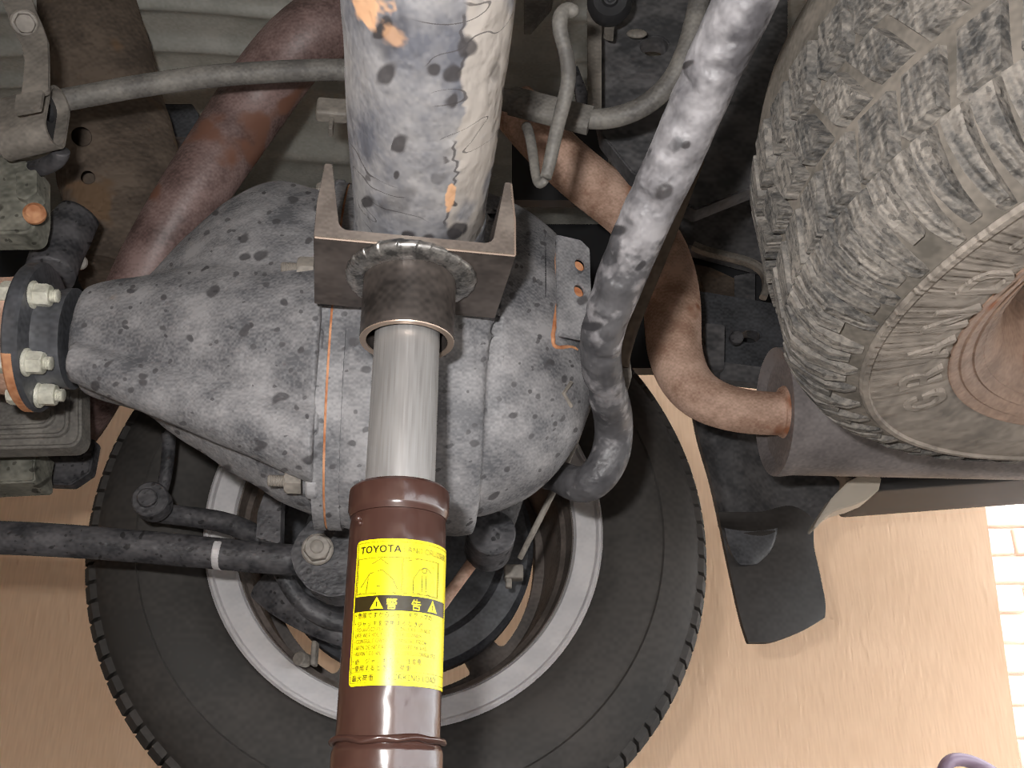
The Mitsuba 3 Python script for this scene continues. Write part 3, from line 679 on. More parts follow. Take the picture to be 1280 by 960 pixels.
# ------------------------------------------------------------------ rods and bars under the vehicle
def one(name, mesh, mat, label, cat, smooth=True, **k):
    key = add(name, mesh, mat, smooth); return tag(key, label, cat, **k)

# bent lateral rod in front of the spare tyre
lat = [(960, -60, .455, 80), (922, 20, .49, 77), (880, 110, .54, 73), (846, 190, .585, 69), (812, 262, .625, 66), (781, 335, .67, 63), (757, 400, .715, 56), (751, 445, .755, 51.5), (759, 490, .805, 49.5), (767, 530, .865, 48.5), (762, 570, .885, 48), (742, 600, .895, 47), (715, 603, .93, 43), (684, 592, .975, 37)]
LP = ats(lat); LR_ = np.array([p[3] * size(q) / 2 for p, q in zip(lat, LP)])
dents = []
for k in range(30):
    t = rng.uniform(1.2, 8.2); i = int(t); c = LP[i] + (LP[i + 1] - LP[i]) * (t - i)
    dirn = nrm(-FWD + RIGHT * rng.uniform(-1.3, .2) + UP * rng.uniform(-.3, .3))
    dents.append((c + dirn * .0195, rng.uniform(.006, .012), rng.uniform(.0015, .0034)))
def lat_disp(V):
    d = .0010 * (meshkit.fbm(V * 55, 3) - .5)
    for c, r, h in dents:
        q = V - c; tdir = nrm(LP[6] - LP[1]); al = q @ tdir
        d = d - h * np.exp(-(np.maximum(0, (q ** 2).sum(-1) - al ** 2) / (r * 1.3) ** 2 + al ** 2 / (r * .62) ** 2))
    return d
LRD = 'lateral_rod'
tag(LRD, 'thick dented grey rod bent around the right of the differential', 'rod')
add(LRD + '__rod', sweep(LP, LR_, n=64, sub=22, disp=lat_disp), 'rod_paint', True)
add(LRD + '__end_sleeve', sweep(np.array([LP[-1] + (LP[-2] - LP[-1]) * .12, LP[-1] + (LP[-1] - LP[-2]) * 1.4]), np.array([LR_[-1] * 1.04] * 2), n=32), 'black_paint', 30, label='dark sleeve at the lower end')
# thin brown strip that runs behind the rod on its right
one('sensing_strip', sweep(ats([(872, 200, .70), (846, 268, .745), (822, 330, .785), (792, 405, .83), (778, 458, .85)]), np.array([(.006, .0035)] * 5), n=12, power=6), 'mud', 'thin brown strip along the right edge of the dented rod', 'strip')
one('sensing_bracket', slab([(768, 440), (786, 436), (790, 470), (780, 500), (768, 492)], .86, .02, round_=.003), 'tan_grey', 'small pale bracket behind the knee of the dented rod', 'bracket', smooth=30)

# stabilizer bar: left run, right run
SB = 'stabilizer_bar'
tag(SB, 'slim grey stabilizer bar crossing behind the axle tube', 'stabilizer bar')
add(SB + '__bar', tube([(40, 132, .80, 27), (75, 126, .80, 28), (150, 112, .80, 28), (250, 97, .80, 28), (340, 90, .80, 27), (440, 88, .80, 27), (520, 98, .80, 27), (600, 117, .80, 28), (660, 131, .80, 29)], disp=lambda V: .0006 * (meshkit.fbm(V * 70, 2) - .5)), 'grey_bar', True)
add(SB + '__sleeve', sweep(ats([(640, 126, .80), (690, 139, .80), (738, 151, .80)]), np.array([(.0095, .0145)] * 3), n=28, power=4, up=(0, 0, 1)), 'grey_bar', 30, label='flattened sleeve')
add(SB + '__bar', tube([(726, 147, .80, 24), (760, 148, .80, 26), (800, 135, .79, 26), (836, 105, .77, 26), (858, 62, .75, 26), (874, 0, .73, 26), (884, -60, .71, 26)]), 'grey_bar', True)
CL = 'stabilizer_clamp'
tag(CL, 'bent strap clamp with upright arm holding the left end of the stabilizer bar', 'clamp')
cx = at(72, 146, .775); cax = nrm(at(4, 163, .785) - cx); cu = nrm(np.array([0.05, 0.1, 1.0]) - cax * (np.array([0.05, 0.1, 1.0]) @ cax)); cv = np.cross(cu, cax)
st = shapely.LineString([(0, -.019), (0, .019)])
ring = st.buffer(.0175, quad_segs=10).difference(st.buffer(.0145, quad_segs=10))
add(CL + '__strap', prism(ring, .052, cx, cv, cu, .0), 'tan_grey', 30)
add(CL + '__rubber_bush', prism(st.buffer(.0142, quad_segs=10).difference(Point(0, .012).buffer(.0115)), .042, cx + cax * .012, cv, cu), 'dark_metal', 30, label='dark rubber bush inside the strap')
arm = [(42, 118, .742), (46, 90, .735), (49, 70, .73), (45, 48, .73), (33, 28, .735), (18, 8, .745), (2, -12, .75)]
add(CL + '__arm', slab([(26, 122), (60, 114), (60, 82), (59, 50), (52, 30), (44, 12), (36, -14), (-4, -14), (6, 10), (16, 34), (27, 58), (31, 76), (29, 98)], .742, .005, round_=.003), 'tan_grey', 30)
pt = slab([(20, 118), (54, 112), (50, 136), (18, 142)], .735, .004, round_=.002)
add(CL + '__lap_plate', pt, 'tan_grey', 30)
bc = at(30, 28, .736); bd = nrm(CAM - bc + np.array([0.1, 0, -.1]))
add(CL + '__bolt', join(disc(bc, bd, .0125, .006), hexagon(bc + bd * .005, bd, .0165, .012, spin=.4)), 'tan_grey', 30, label='bolt head')
tb = at(62, 205, .80)
one('brake_hose', tube([(40, 212, .83, 22), (55, 208, .82, 22), (70, 200, .81, 22), (76, 188, .80, 22)]), 'dark_bar', 'short dark hose end below the strap clamp', 'hose')

# hooked hanger rod to the right of the tube
HK = 'hanger_hook'
tag(HK, 'thin grey bent hook rod hanging right of the axle tube', 'hook')
add(HK + '__rod', tube([(717, 15, .64, 17), (709, 12, .64, 18), (700, 24, .64, 20), (703, 50, .65, 19), (710, 80, .66, 19), (709, 110, .67, 19), (699, 150, .69, 18), (690, 190, .71, 17), (682, 222, .72, 15)], n=18), 'grey_bar', True)
add(HK + '__rod', tube([(682, 224, .72, 11), (674, 230, .725, 11), (669, 215, .73, 12), (665, 185, .735, 13), (658, 158, .745, 13)], n=14), 'grey_bar', True)
s = trimesh.creation.icosphere(subdivisions=2, radius=.0055); s.apply_translation(at(716, 13, .638)); add(HK + '__knob', s, 'grey_bar', True)

# far side: thin brake line, shock mount, trailing arm, link
one('brake_line', tube([(745, 470, 1.02, 9), (716, 560, 1.03, 8), (684, 630, 1.05, 8), (650, 698, 1.08, 7)], n=10), 'tan_grey', 'thin straight pale rod slanting in front of the far rim', 'brake line')
SH = 'shock_absorber'
tag(SH, 'dark lower shock mount hanging below the differential on the right', 'shock absorber')
add(SH + '__mount_arm', tube([(632, 570, 1.05, 60), (628, 610, 1.05, 58), (615, 655, 1.055, 54), (602, 690, 1.06, 46)], n=24), 'dark_bar', True)
c = at(612, 676, 1.05); add(SH + '__eye', disc(c - AX * .025, AX, .026, .05), 'dark_bar', 30)
add(SH + '__rod', tube([(600, 690, 1.07, 16), (560, 745, 1.08, 15), (520, 800, 1.09, 15)], n=12), 'rust_pipe', True)

TA = 'trailing_arm'
tag(TA, 'long dark tubular arm running left from the bolted bush plate', 'suspension arm')
add(TA + '__arm', tube([(-120, 668, 1.0, 42), (0, 672, 1.0, 42), (110, 678, 1.0, 41), (250, 690, 1.0, 40), (372, 700, 1.0, 38)], n=28, disp=lambda V: .0012 * (meshkit.fbm(V * 60, 3) - .5)), 'dark_bar', True)
rp = ats([(272, 672, 1.0), (278, 711, 1.0)])
c1 = at(275, 691.5, 1.0); d1 = nrm(at(372, 700, 1.0) - at(250, 690, 1.0))
add(TA + '__paint_ring', lathe([(.0162, -.004), (.0172, -.003), (.0172, .003), (.0162, .004)], c1, d1, n=32, arc=(math.radians(150), math.radians(300))), 'silver_rim', 30, label='white paint mark around the arm')
bush = [(362, 690), (372, 668), (398, 640), (442, 636), (470, 660), (470, 720), (440, 742), (410, 746), (385, 736), (368, 715)]
add(TA + '__bush_plate', slab(bush, .965, .05, round_=.012, bevel=.002), 'dark_bar', 30)
c = at(397, 687, .958); bd = nrm([0.15, -1, -.1])
add(TA + '__nut', join(disc(c, bd, .0155, .004), hexagon(c + bd * .003, bd, .023, .013, spin=.2)), 'tan_grey', False, label='pale nut on the bush plate')
add(TA + '__nut__stud', stud(c + bd * .015, bd, .0065, .008), 'tan_grey', 40)

FL = 'stabilizer_link'
tag(FL, 'dark stabilizer link with round joint in front of the far tyre', 'link')
add(FL + '__rod', tube([(211, 540, 1.07, 17), (209, 580, 1.07, 16), (203, 612, 1.07, 15)], n=14), 'dark_bar', True)
c = at(194, 632, 1.06)
add(FL + '__joint', join(disc(c, (0.1, -1, 0), .0195, .026), disc(c + np.array([0, -.024, 0]), (0.1, -1, 0), .0105, .008)), 'dark_bar', 30)
add(FL + '__end_bar', tube([(196, 640, 1.085, 26), (230, 645, 1.085, 25), (275, 652, 1.085, 26), (310, 664, 1.085, 26), (338, 684, 1.085, 24), (356, 722, 1.09, 22), (385, 760, 1.1, 22), (430, 778, 1.11, 22)], n=20), 'dark_bar', True)
one('lower_bracket', slab([(336, 600), (352, 606), (350, 680), (320, 672), (322, 640)], 1.02, .02, round_=.003), 'dark_bar', 'dark bracket between the differential and the trailing arm', 'bracket', smooth=30)

# ------------------------------------------------------------------ exhaust
EX = 'exhaust_pipe'
tag(EX, 'brown bent exhaust pipe curving over the axle to the muffler', 'exhaust pipe')
add(EX + '__front_pipe', tube([(-120, 560, 1.27, 66), (-20, 580, 1.26, 66), (60, 560, 1.22, 68), (110, 500, 1.14, 72), (150, 415, 1.04, 76), (196, 315, .99, 78), (262, 210, .965, 84), (324, 118, .95, 88), (372, 58, .91, 88), (430, 22, .91, 88), (510, 25, .93, 80)], n=40, sub=12), 'plum_pipe', True, label='plum brown front run of the pipe')
add(EX + '__rear_pipe', tube([(640, 130, 1.06, 62), (690, 186, 1.09, 64), (742, 232, 1.13, 66), (792, 272, 1.16, 68), (826, 320, 1.18, 70), (840, 380, 1.19, 71), (844, 440, 1.19, 68), (868, 488, 1.19, 62), (920, 512, 1.19, 56), (984, 517, 1.19, 54)], n=40, sub=12), 'rust_pipe', True, label='rusty orange rear run of the pipe')
MF = 'muffler'
tag(MF, 'dark grey round muffler under the spare tyre', 'muffler')
mo = at(985, 515, 1.19); mR = .0815
mx = nrm([1, .05, -.005])
add(MF + '__shell', lathe([(0, -.004), (.030, -.006), (mR - .014, -.010), (mR - .006, -.016), (mR + .0015, -.019), (mR + .0022, -.012), (mR + .001, -.004), (mR, .004), (mR, .7), (0, .7)], mo, mx, n=72), 'muffler_paint', 30)
add(MF + '__pipe_weld', lathe([(.026, -.012), (.032, -.010), (.036, -.003), (.026, -.002)], mo, mx, n=40), 'rust_pipe', 30)

# ------------------------------------------------------------------ spare tyre (hung flat under the rear floor, slightly tilted)
SP = 'spare_tyre'
tag(SP, 'dusty worn spare tyre with blocky tread hanging at the right', 'tyre')
SC = np.array([.5964, .6623, .5467]); SN = nrm([.0836, -.0273, -.9961])
ref = np.array([0, 1.0, 0])
tx_, ty_, tz_ = frame(SN, ref)
def sp(r, h, a): return SC + tz_ * h + r * (math.cos(a) * tx_ + math.sin(a) * ty_)
half = [(.228, .104), (.232, .118), (.252, .1285), (.285, .139), (.318, .1385), (.3265, .1375), (.328, .1405), (.3325, .140), (.334, .136), (.348, .129), (.360, .120), (.369, .107), (.3745, .09), (.377, .06), (.379, .0)]
prof = half + [(r, -h) for r, h in half[-2::-1]]
inner = [(.232, -.09), (.30, -.115), (.365, -.08), (.365, .08), (.30, .115), (.232, .09)]
wob = lambda P: P + .0022 * (meshkit.fbm(P * 30, 3)[..., None] - .5)
add(SP + '__sidewall', lathe(prof + inner, SC, SN, n=180, closed=True, ref=ref, disp=wob), 'sidewall_rubber', 25)
add(SP + '__tread_base', lathe([(r + .001, h + .0008) for r, h in half[8:]] + [(r + .001, -h - .0008) for r, h in half[-2:7:-1]], SC, SN, n=180, ref=ref, disp=wob), 'groove_dirt', 25)
add(SP + '__bead', lathe([(.2285, .1185), (.236, .1235), (.240, .1265), (.2415, .1255), (.247, .1295), (.252, .1312), (.2535, .1302), (.260, .1333), (.2625, .1335), (.2635, .130), (.25, .124), (.235, .114), (.2285, .1185)], SC, SN, n=140, ref=ref), 'brown_rim', 30, label='brown smooth bead of the tyre')
NT = 56
def block(r0, r1, h0, h1, a0, a1, skew, taper=.88):
    v = []
    for r, k in ((r0, 1.0), (r1, taper)):
        hm, am = (h0 + h1) / 2, (a0 + a1) / 2
        for h, a, sk in ((h0, a0, -1), (h1, a0, 1), (h1, a1, 1), (h0, a1, -1)):
            v.append(sp(r, hm + (h - hm) * k, am + (a - am) * k + sk * skew / 2))
    return trimesh.convex.convex_hull(np.array(v))
da = 2 * np.pi / NT
for r_i, (h0, h1, skew, off) in enumerate(((.038, .083, .035, 0), (-.008, .030, -.04, .5), (-.054, -.016, .04, .2))):
    for k in range(NT):
        a = (k + off) * da + rng.uniform(-.004, .004)
        top = .3915 - .0045 * (abs(h0 + h1) / .13) ** 2 - rng.uniform(0, .0022)
        add(SP + '__tread_block', block(.372, top, h0 + rng.uniform(-.002, .002), h1 + rng.uniform(-.003, .002), a - da * .39, a + da * .39, skew), 'dusty_rubber', False)
sl = [(.3885, .089), (.3845, .105), (.374, .1205), (.361, .1305), (.348, .1365), (.340, .1385)]
for k in range(NT * 2):
    a = (k + .5) * da / 2 + rng.uniform(-.005, .005); w = da * (.20 + rng.uniform(-.04, .02)); n_ = 6 if k % 2 else int(rng.integers(4, 6))
    P = []
    for j, (r, h) in enumerate(sl[:n_]):
        jit = rng.uniform(-.0016, .0006) - (.0015 if j == n_ - 1 else 0); sk = (j - 1) * .007
        lower = (r - .012 + .0012 * j, h - .008 - .001 * j)
        ww = w * (1 - .06 * j)
        P.append([sp(lower[0], lower[1], a - ww * 1.05 + sk), sp(r + jit, h + jit * .6, a - ww * .92 + sk), sp(r + jit, h + jit * .6, a + ww * .92 + sk), sp(lower[0], lower[1], a + ww * 1.05 + sk)])
    P = np.array(P); m = grid_mesh(P, close_v=True)
    nn = len(P); f = list(m.faces) + [[0, 1, 2], [0, 2, 3], [4 * nn - 4, 4 * nn - 2, 4 * nn - 3], [4 * nn - 4, 4 * nn - 1, 4 * nn - 2]]
    m = trimesh.Trimesh(m.vertices, np.array(f), process=False); trimesh.repair.fix_normals(m)
    add(SP + '__shoulder_lug', m, 'dusty_rubber', False)
# raised sidewall lettering, clockwise as read from below
def angle_of(px, py):
    d = at(px, py, 1.0) - CAM; o = SC + SN * .139; q = CAM + d * (((o - CAM) @ SN) / (d @ SN)) - o
    return math.atan2(q @ ty_, q @ tx_), np.hypot(q @ ty_, q @ tx_)
aG, rG = angle_of(1140, 505); aD, rD = angle_of(1224, 352)
step = (aD - aG); step = (step + np.pi) % (2 * np.pi) - np.pi; step /= 4
for i, ch in enumerate('GRANDTREK'):
    m = meshkit.text_mesh(ch, .033, .0045, True); b = m.bounds; m.apply_translation([-(b[0][0] + b[1][0]) / 2, -.0165, 0])
    v = m.vertices; a = aG + step * i + np.sign(step) * v[:, 0] * 1.05 / .285; r = .286 + v[:, 1]
    z = .1365 + v[:, 2] + np.interp(r, [.268, .285, .30], [-.0022, 0, .0004])
    lm = trimesh.Trimesh(SC + tz_ * z[:, None] + r[:, None] * (np.cos(a)[:, None] * tx_ + np.sin(a)[:, None] * ty_), m.faces, process=False)
    add(SP + '__sidewall_letter', fix(lm), 'sidewall_rubber', False)
rp_ = [(.212, .098), (.226, .104), (.232, .111), (.2345, .118), (.231, .1205), (.224, .116), (.214, .104), (.206, .085), (.200, .06), (.196, .05), (.178, .046), (.170, .052), (.150, .058), (.10, .05), (.06, .045), (.0, .045), (0, .035), (.19, .035), (.205, -.09), (.212, -.09), (.212, .098)]
add(SP + '__rim', lathe(rp_, SC, SN, n=120, ref=ref), 'brown_rim', 30, label='brown dusty steel rim')

# ------------------------------------------------------------------ far wheel
FW = 'road_wheel'
tag(FW, 'far rear wheel with dark tyre and silver inner rim lip behind the differential', 'wheel')
WN = nrm([math.sin(math.radians(6.5)), -math.cos(math.radians(6.5)), 0.02]); wx, wy, wz = frame(WN)
def wp(r, h, a): return W + wz * h + r * (math.cos(a) * wx + math.sin(a) * wy)
half = [(.236, .098), (.2475, .104), (.256, .114), (.275, .124), (.305, .128), (.322, .126), (.324, .1285), (.330, .127), (.345, .122), (.362, .113), (.374, .102), (.381, .088), (.3865, .07), (.388, .0)]
prof = half + [(r, -h) for r, h in half[-2::-1]] + [(.25, -.085), (.36, -.07), (.36, .07), (.25, .085)]
add(FW + '__tyre', lathe(prof, W, WN, n=144, closed=True), 'old_rubber', 25)
NL = 104
for k in range(NL):
    a = k * 2 * np.pi / NL; w = 2 * np.pi / NL * .40
    for sgn in (1,):
        v = []
        for r, h, kk in ((.372, .1, 1), (.3935, .076, 1), (.3935, .02, 1), (.38, .02, 1), (.3835, .098, 1)):
            for s_ in (-1, 1): v.append(wp(r, h, a + s_ * w + (h - .06) * .25))
        add(FW + '__tread_lug', trimesh.convex.convex_hull(np.array(v)), 'old_rubber', False)
add(FW + '__tyre__tread_band', lathe([(.386, .03), (.393, .025), (.394, 0), (.393, -.08), (.386, -.1)], W, WN, n=100), 'old_rubber', 30)
lip = [(.2465, .1015), (.2485, .110), (.2455, .1135), (.2425, .112), (.240, .1065), (.2165, .098), (.2135, .092), (.224, .088), (.240, .096), (.2465, .1015)]
add(FW + '__rim_lip', lathe(lip, W, WN, n=120), 'silver_rim', 30, label='silver grey inner lip of the rim')
bar_ = [(.219, .0915), (.212, .090), (.209, .06), (.203, .055), (.2025, .045), (.200, -.03), (.196, -.085), (.202, -.09), (.224, -.03), (.229, .07), (.219, .0915)]
add(FW + '__rim_barrel', lathe(bar_, W, WN, n=120), 'dark_rim', 30)
face = Point(0, 0).buffer(.199, quad_segs=24).difference(Point(0, 0).buffer(.03))
def polar(r, a): return (r * math.cos(a), r * math.sin(a))
def arcpoly(r0, r1, a0, a1, n=14):
    t = np.linspace(a0, a1, n); return Polygon([polar(r0, x) for x in t] + [polar(r1, x) for x in t[::-1]])
for k in range(6):
    a = math.radians(40 + 60 * k)
    face = face.difference(arcpoly(.10, .184, a - math.radians(22), a + math.radians(22)).buffer(-.008).buffer(.008))
fm = prism(face, .022, W + wz * -.085, wx, wy)
add(FW + '__spoke_face', fm, 'dark_rim', 30, label='dark spoked face seen through the rim')
BP = 'brake_backing_plate'
tag(BP, 'round dark brake backing plate inside the far rim', 'brake plate')
add(BP + '__plate', lathe([(0, .03), (.05, .03), (.06, .018), (.125, .012), (.135, .02), (.164, .018), (.172, .01), (.1725, -.015), (.15, -.02), (.15, -.05), (0, -.05)], W, WN, n=80), 'black_paint', 30)
c = at(642, 716, 1.22)
add(BP + '__cable_end', join(rbox(c, (.012, .01, .009), r=.003), rbox(c + np.array([-.006, -.004, -.014]), (.004, .005, .006), r=.002)), 'tan_grey', 40, label='pale cable end')
add(BP + '__bolt', disc(wp(.11, .012, math.radians(-100)), WN, .012, .012), 'tan_grey', 30)
c = at(383, 826, 1.20); add(BP + '__bleed_screw', join(disc(c, (-.3, -1, 0), .008, .02), rbox(c + np.array([.009, 0, .008]), (.003, .01, .014), r=.002)), 'tan_grey', 30)
add(BP + '__caliper', sweep(ats([(330, 730, 1.16), (370, 760, 1.15), (430, 785, 1.15), (480, 790, 1.16)]), np.array([(.012, .02)] * 4), n=20, power=3), 'dark_bar', 30)

# ------------------------------------------------------------------ frame, floor and brackets overhead
FR = 'frame_rail'
tag(FR, 'muddy brown frame rail with two dark holes at the upper left', 'frame rail')
fpts = [(106, -22, 1.05, 108), (108, -5, 1.05, 112), (122, 75, 1.07, 130), (136, 150, 1.09, 140), (150, 215, 1.10, 148), (152, 285, 1.11, 124), (140, 350, 1.11, 80)]
FP = ats(fpts); FRr = np.array([(p[3] * size(q) / 2, .05) for p, q in zip(fpts, FP)])
rail = sweep(FP, FRr, n=48, sub=8, power=3.4, up=(0.35, -1, 0), disp=lambda V: .006 * (meshkit.fbm(V * 14, 3) - .5))
mf = manifold3d.Manifold(manifold3d.Mesh(np.asarray(rail.vertices, np.float32), np.asarray(rail.faces, np.uint32)))
for hx, hy, r in ((102, 171, .0125), (110, 222, .0085)):
    q, _ = hit(rail, hx, hy); d_ = nrm(q - CAM)
    cyl = trimesh.creation.cylinder(radius=r, height=.09, sections=24); zf = frame(d_); cyl = place(cyl, q + d_ * .03, *zf)
    mf = mf - manifold3d.Manifold(manifold3d.Mesh(np.asarray(cyl.vertices, np.float32), np.asarray(cyl.faces, np.uint32)))
add(FR + '__rail', mf, 'mud', 40)
c = at(100, 328, .94); add(FR + '__bolt', disc(c, nrm(CAM - c), .008, .012), 'tan_grey', 30)
one('spring_seat', tube([(100, 268, .925, 50), (80, 300, .92, 60), (62, 345, .91, 60)], n=28), 'dark_bar', 'dark sloping spring seat below the muddy rail', 'spring seat')
SBX = 'hanger_block'
tag(SBX, 'grimy rubber hanger block with rusty bolt at the left edge', 'hanger')
add(SBX + '__block', slab([(-40, 190), (30, 198), (46, 205), (46, 262), (40, 290), (-40, 291)], .82, .035, round_=.008, bevel=.003), 'oily_box', 30)
add(SBX + '__block', slab([(20, 215), (46, 212), (46, 240), (32, 250), (20, 246)], .812, .02, round_=.003), 'oily_box', 30)
c = at(45, 270, .81); add(SBX + '__bolt', disc(c, (.25, -1, -.2), .0105, .012, bevel=.004), 'orange_rust', 40, label='round rusty bolt head')
PN = 'crossmember_pan'
tag(PN, 'grey stepped pan under the propeller shaft flange at the left', 'pan')
add(PN + '__pan', slab([(-60, 470), (100, 470), (101, 540), (98, 558), (-60, 562)], .98, .03, round_=.012, bevel=.003), 'grey_bar', 30)
add(PN + '__step', slab([(-60, 470), (84, 470), (84, 532), (80, 544), (-60, 548)], .972, .012, round_=.012, bevel=.003), 'grey_bar', 30)
add(PN + '__step', slab([(-60, 470), (66, 470), (66, 522), (62, 532), (-60, 537)], .964, .012, round_=.012, bevel=.003), 'grey_bar', 30)
LB = 'fuel_tank_corner'
tag(LB, 'olive grey box corner below the stepped pan at the left', 'box')
add(LB + '__box', slab([(-60, 555), (46, 558), (42, 580), (44, 602), (-60, 607)], 1.06, .05, round_=.004, bevel=.002), 'oily_box', 30)
add(LB + '__flange', slab([(36, 552), (120, 548), (112, 590), (88, 606), (38, 604)], 1.14, .02, round_=.006, bevel=.002), 'dark_bar', 30)
one('chassis_bracket', slab([(200, 130), (240, 130), (248, 142), (249, 195), (244, 196), (242, 172), (205, 170)], 1.18, .05, round_=.004), 'black_paint', 'small dark bracket between the muddy rail and the plum pipe', 'bracket', smooth=30)

# the ribbed floor pan overhead: pressed creases run across the vehicle
FPN = 'floor_pan'
tag(FPN, 'olive grey pressed floor pan overhead at the upper left', 'floor pan')
gx, gy = np.meshgrid(np.linspace(-1.2, 1.3, 120), np.linspace(.55, 1.62, 300), indexing='ij')
ridge = lambda s, w: np.exp(-(s / w) ** 2)
yy = gy - .03 * gx + .012 * np.sin(gx * 9)
gz = 1.10 - .014 * ridge(yy - 1.165, .014) - .012 * ridge(yy - 1.085, .012) - .012 * ridge(yy - 1.235, .012) - .02 * ridge(yy - 1.4, .03)
P = np.stack([gx, gy, gz], -1)
up_ = P + np.array([0, 0, .012])
fp = fix(join(grid_mesh(P), grid_mesh(up_, flip=True)))
add(FPN + '__panel', fp, 'floor_paint', True)
# closed underbody outside and above the pan, the far sill, the rear valance
UB = 'vehicle_body'
tag(UB, 'dark underbody and sills closing off the vehicle above the axle', 'vehicle body')
add(UB + '__underside', box_mesh((-2.6, -1.0, 1.19), (1.28, 1.66, 1.22)), 'dark_metal', False)
add(UB + '__far_sill', box_mesh((-2.6, 1.63, .80), (1.28, 1.66, 1.19)), 'dark_metal', False)
add(UB + '__rear_end', box_mesh((1.28, -1.0, .48), (1.34, 1.66, 1.22)), 'dark_metal', False)  # unseen rear end, added to cut daylight under the vehicle
add(UB + '__near_sill', box_mesh((-2.6, -.62, .55), (1.28, -.56, 1.19)), 'dark_metal', False)  # unseen sill, added to keep the underbody darker
add(UB + '__front_bulkhead', box_mesh((-1.26, .6, .55), (-1.22, 1.62, 1.19)), 'dark_metal', False)

# crossmember plate with a hole, right of the tube
CM = 'crossmember_plate'
tag(CM, 'dark scuffed crossmember plate with an oval hole above the stabilizer bar', 'plate')
add(CM + '__plate', slab([(748, -12), (985, -12), (985, 120), (950, 230), (870, 262), (790, 215), (752, 168), (742, 120)], 1.0, .03, round_=.006, bevel=.002, holes=((818, 57, 18, 12),)), 'under_plate', 30)  # right side extended so the lateral rod casts its shadow on it
c = at(796, 42, .967); add(CM + '__dirt_lump', trimesh.Trimesh(*(lambda s: (s.vertices * [.013, .004, .007] + c, s.faces))(trimesh.creation.icosphere(subdivisions=2))), 'tan_grey', True)
one('inner_plate', slab([(640, 95), (760, 95), (760, 250), (640, 250)], 1.28, .02), 'dark_metal', 'dark plate deep behind the hooked rod', 'plate', smooth=False)
one('support_strap', slab([(734, 8), (752, 8), (752, 150), (735, 150)], .93, .006, round_=.001), 'tan_grey', 'narrow upright strap beside the scuffed plate', 'strap', smooth=30)
one('support_strut', slab([(716, 85), (722, 82), (742, 135), (734, 140), (724, 150)], .95, .012), 'dark_bar', 'thin slanting strut behind the upright strap', 'strut', smooth=30)
c = at(762, 2, .9); BS = 'bump_stop'
tag(BS, 'round black rubber bump stop at the top edge', 'bump stop')
bsd = nrm([-.05, -.85, -.5])
add(BS + '__rubber', lathe([(0, .018), (.008, .018), (.010, .012), (.020, .014), (.0255, .006), (.027, -.004), (.025, -.02), (0, -.02)], c, bsd, n=36), 'dark_metal', 30)
add(BS + '__bolt', disc(c + bsd * .016, bsd, .006, .006), 'black_paint', 30)
one('tab_bracket', slab([(756, 30), (768, 30), (767, 44), (760, 43), (755, 40)], .93, .01), 'tan_grey', 'tiny pale tab under the bump stop', 'tab', smooth=30)
one('tube_shield', slab([(655, -60), (702, -60), (690, 0), (664, 30), (655, 30)], .80, .015), 'grey_bar', 'grey plate corner above the hooked rod', 'plate', smooth=30)

# rear panel between pipe and spare tyre
RP = 'rear_floor_panel'
tag(RP, 'dark grey rear floor panel with a framed opening behind the rear pipe', 'panel')
add(RP + '__upper_panel', slab([(820, 215), (1000, 245), (1000, 340), (940, 325), (868, 306), (820, 300)], 1.42, .04, bevel=.002), 'under_plate', 30)
add(RP + '__frame_edge', sweep(ats([(866, 307, 1.40), (915, 322, 1.40), (950, 336, 1.40), (954, 372, 1.40)]), np.array([(.008, .006)] * 4), n=12, power=5, sub=5), 'tan_grey', 30)
add(RP + '__opening_back', slab([(860, 308), (960, 330), (960, 400), (860, 380)], 1.50, .02), 'dark_metal', False)
add(RP + '__opening_side', slab([(868, 330), (890, 335), (918, 348), (918, 372), (880, 366)], 1.46, .02), 'mud', False)
add(RP + '__opening_side', slab([(918, 345), (944, 340), (944, 378), (918, 374)], 1.47, .015), 'under_plate', False)
MB = 'muffler_bracket'
tag(MB, 'blue-grey muffler bracket with a slot hole left of the muffler', 'bracket')
add(MB + '__plate', slab([(872, 362), (880, 364), (1000, 384), (1000, 470), (985, 482), (900, 468), (872, 462)], 1.36, .03, bevel=.002, holes=((938, 420, 13, 8),)), 'black_paint', 30)
add(MB + '__slot_back', slab([(915, 400), (962, 400), (962, 440), (915, 440)], 1.42, .01), 'dark_metal', False)
add(MB + '__rubber_block', slab([(881, 404), (906, 406), (905, 462), (888, 463), (880, 440)], 1.325, .03, round_=.004), 'under_plate', 30)
c = at(919, 424, 1.325); add(MB + '__bolt', disc(c, (0, -1, -.2), .010, .014), 'dark_bar', 30)
add(MB + '__lower_rail', slab([(900, 452), (975, 462), (975, 482), (900, 474)], 1.335, .02), 'under_plate', 30)

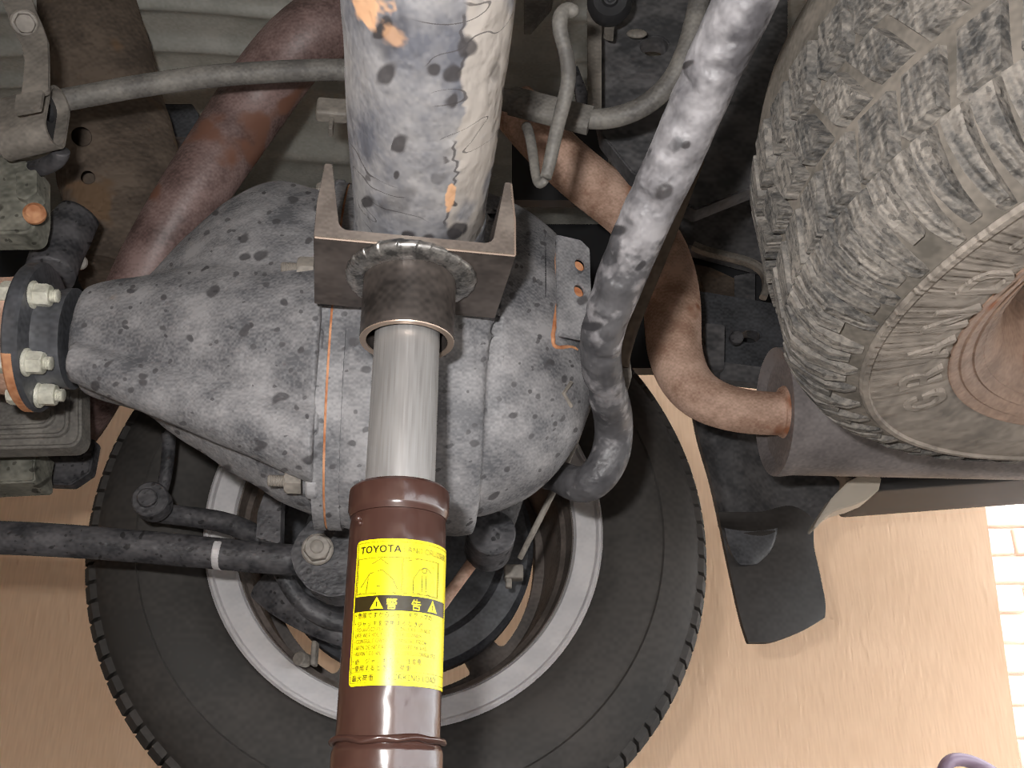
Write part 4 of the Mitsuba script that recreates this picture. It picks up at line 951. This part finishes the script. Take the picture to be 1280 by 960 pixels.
# wheel arch liner and mud flap behind the far wheel
MD = 'mud_flap'
tag(MD, 'black rubber mud flap hanging right of the far wheel', 'mud flap')
fl_rows = [[(898, 640), (945, 640), (985, 632), (1018, 650)], [(903, 668), (945, 672), (985, 668), (1017, 676)], [(915, 725), (950, 732), (990, 728), (1026, 722)], [(928, 780), (955, 784), (992, 778), (1032, 756)], [(936, 803), (958, 803), (994, 792), (1031, 772)]]
add(MD + '__flap', patch(fl_rows, lambda s, t: 1.46 + .03 * s + .05 * (s - .4) ** 2 - .012 * math.exp(-((t - .22) / .06) ** 2) * (1 - s), .014), 'black_rubber', 40)
add(MD + '__stiffener', patch([[(906, 660), (940, 664), (972, 660)], [(914, 690), (942, 694), (966, 684)], [(926, 706), (942, 706), (952, 700)]], lambda s, t: 1.452 + .02 * s, .008, 12, 10), 'black_paint', 40)
one('wheel_arch_liner', patch([[(862, 480), (890, 480), (930, 500), (985, 520), (1040, 540)], [(872, 540), (900, 545), (935, 555), (985, 570), (1040, 590)], [(889, 600), (910, 605), (940, 612), (985, 615), (1050, 606)], [(901, 655), (925, 660), (950, 655), (985, 648), (1016, 658)]], lambda s, t: 1.50 + .05 * s + .012 * math.sin(s * 11), .02), 'under_plate', 'dark creased wheel arch liner above the mud flap', 'liner', smooth=40)
one('rear_bumper', join(rbox((.90, 1.525, .58), (.36, .08, .042), (1, -.10, .05), r=.012)), 'dark_metal', 'dark underside of the rear bumper below the muffler', 'bumper', smooth=40)
one('bumper_corner', slab([(1010, 672), (1022, 650), (1040, 622), (1060, 602), (1080, 591), (1094, 590), (1102, 598), (1099, 612), (1085, 624), (1066, 632), (1045, 638), (1032, 646)], 1.395, .04, round_=.002, bevel=.002), 'cream_body', 'beige rounded corner lip above the right of the mud flap', 'bumper corner', smooth=30)
one('garden_pipe', tube([(1178, 975, 1.7, 16), (1186, 953, 1.7, 16), (1205, 950, 1.71, 16), (1235, 962, 1.72, 16), (1262, 985, 1.73, 16)], n=18), 'mauve', 'mauve curved pipe at the bottom right edge near the wall', 'pipe')
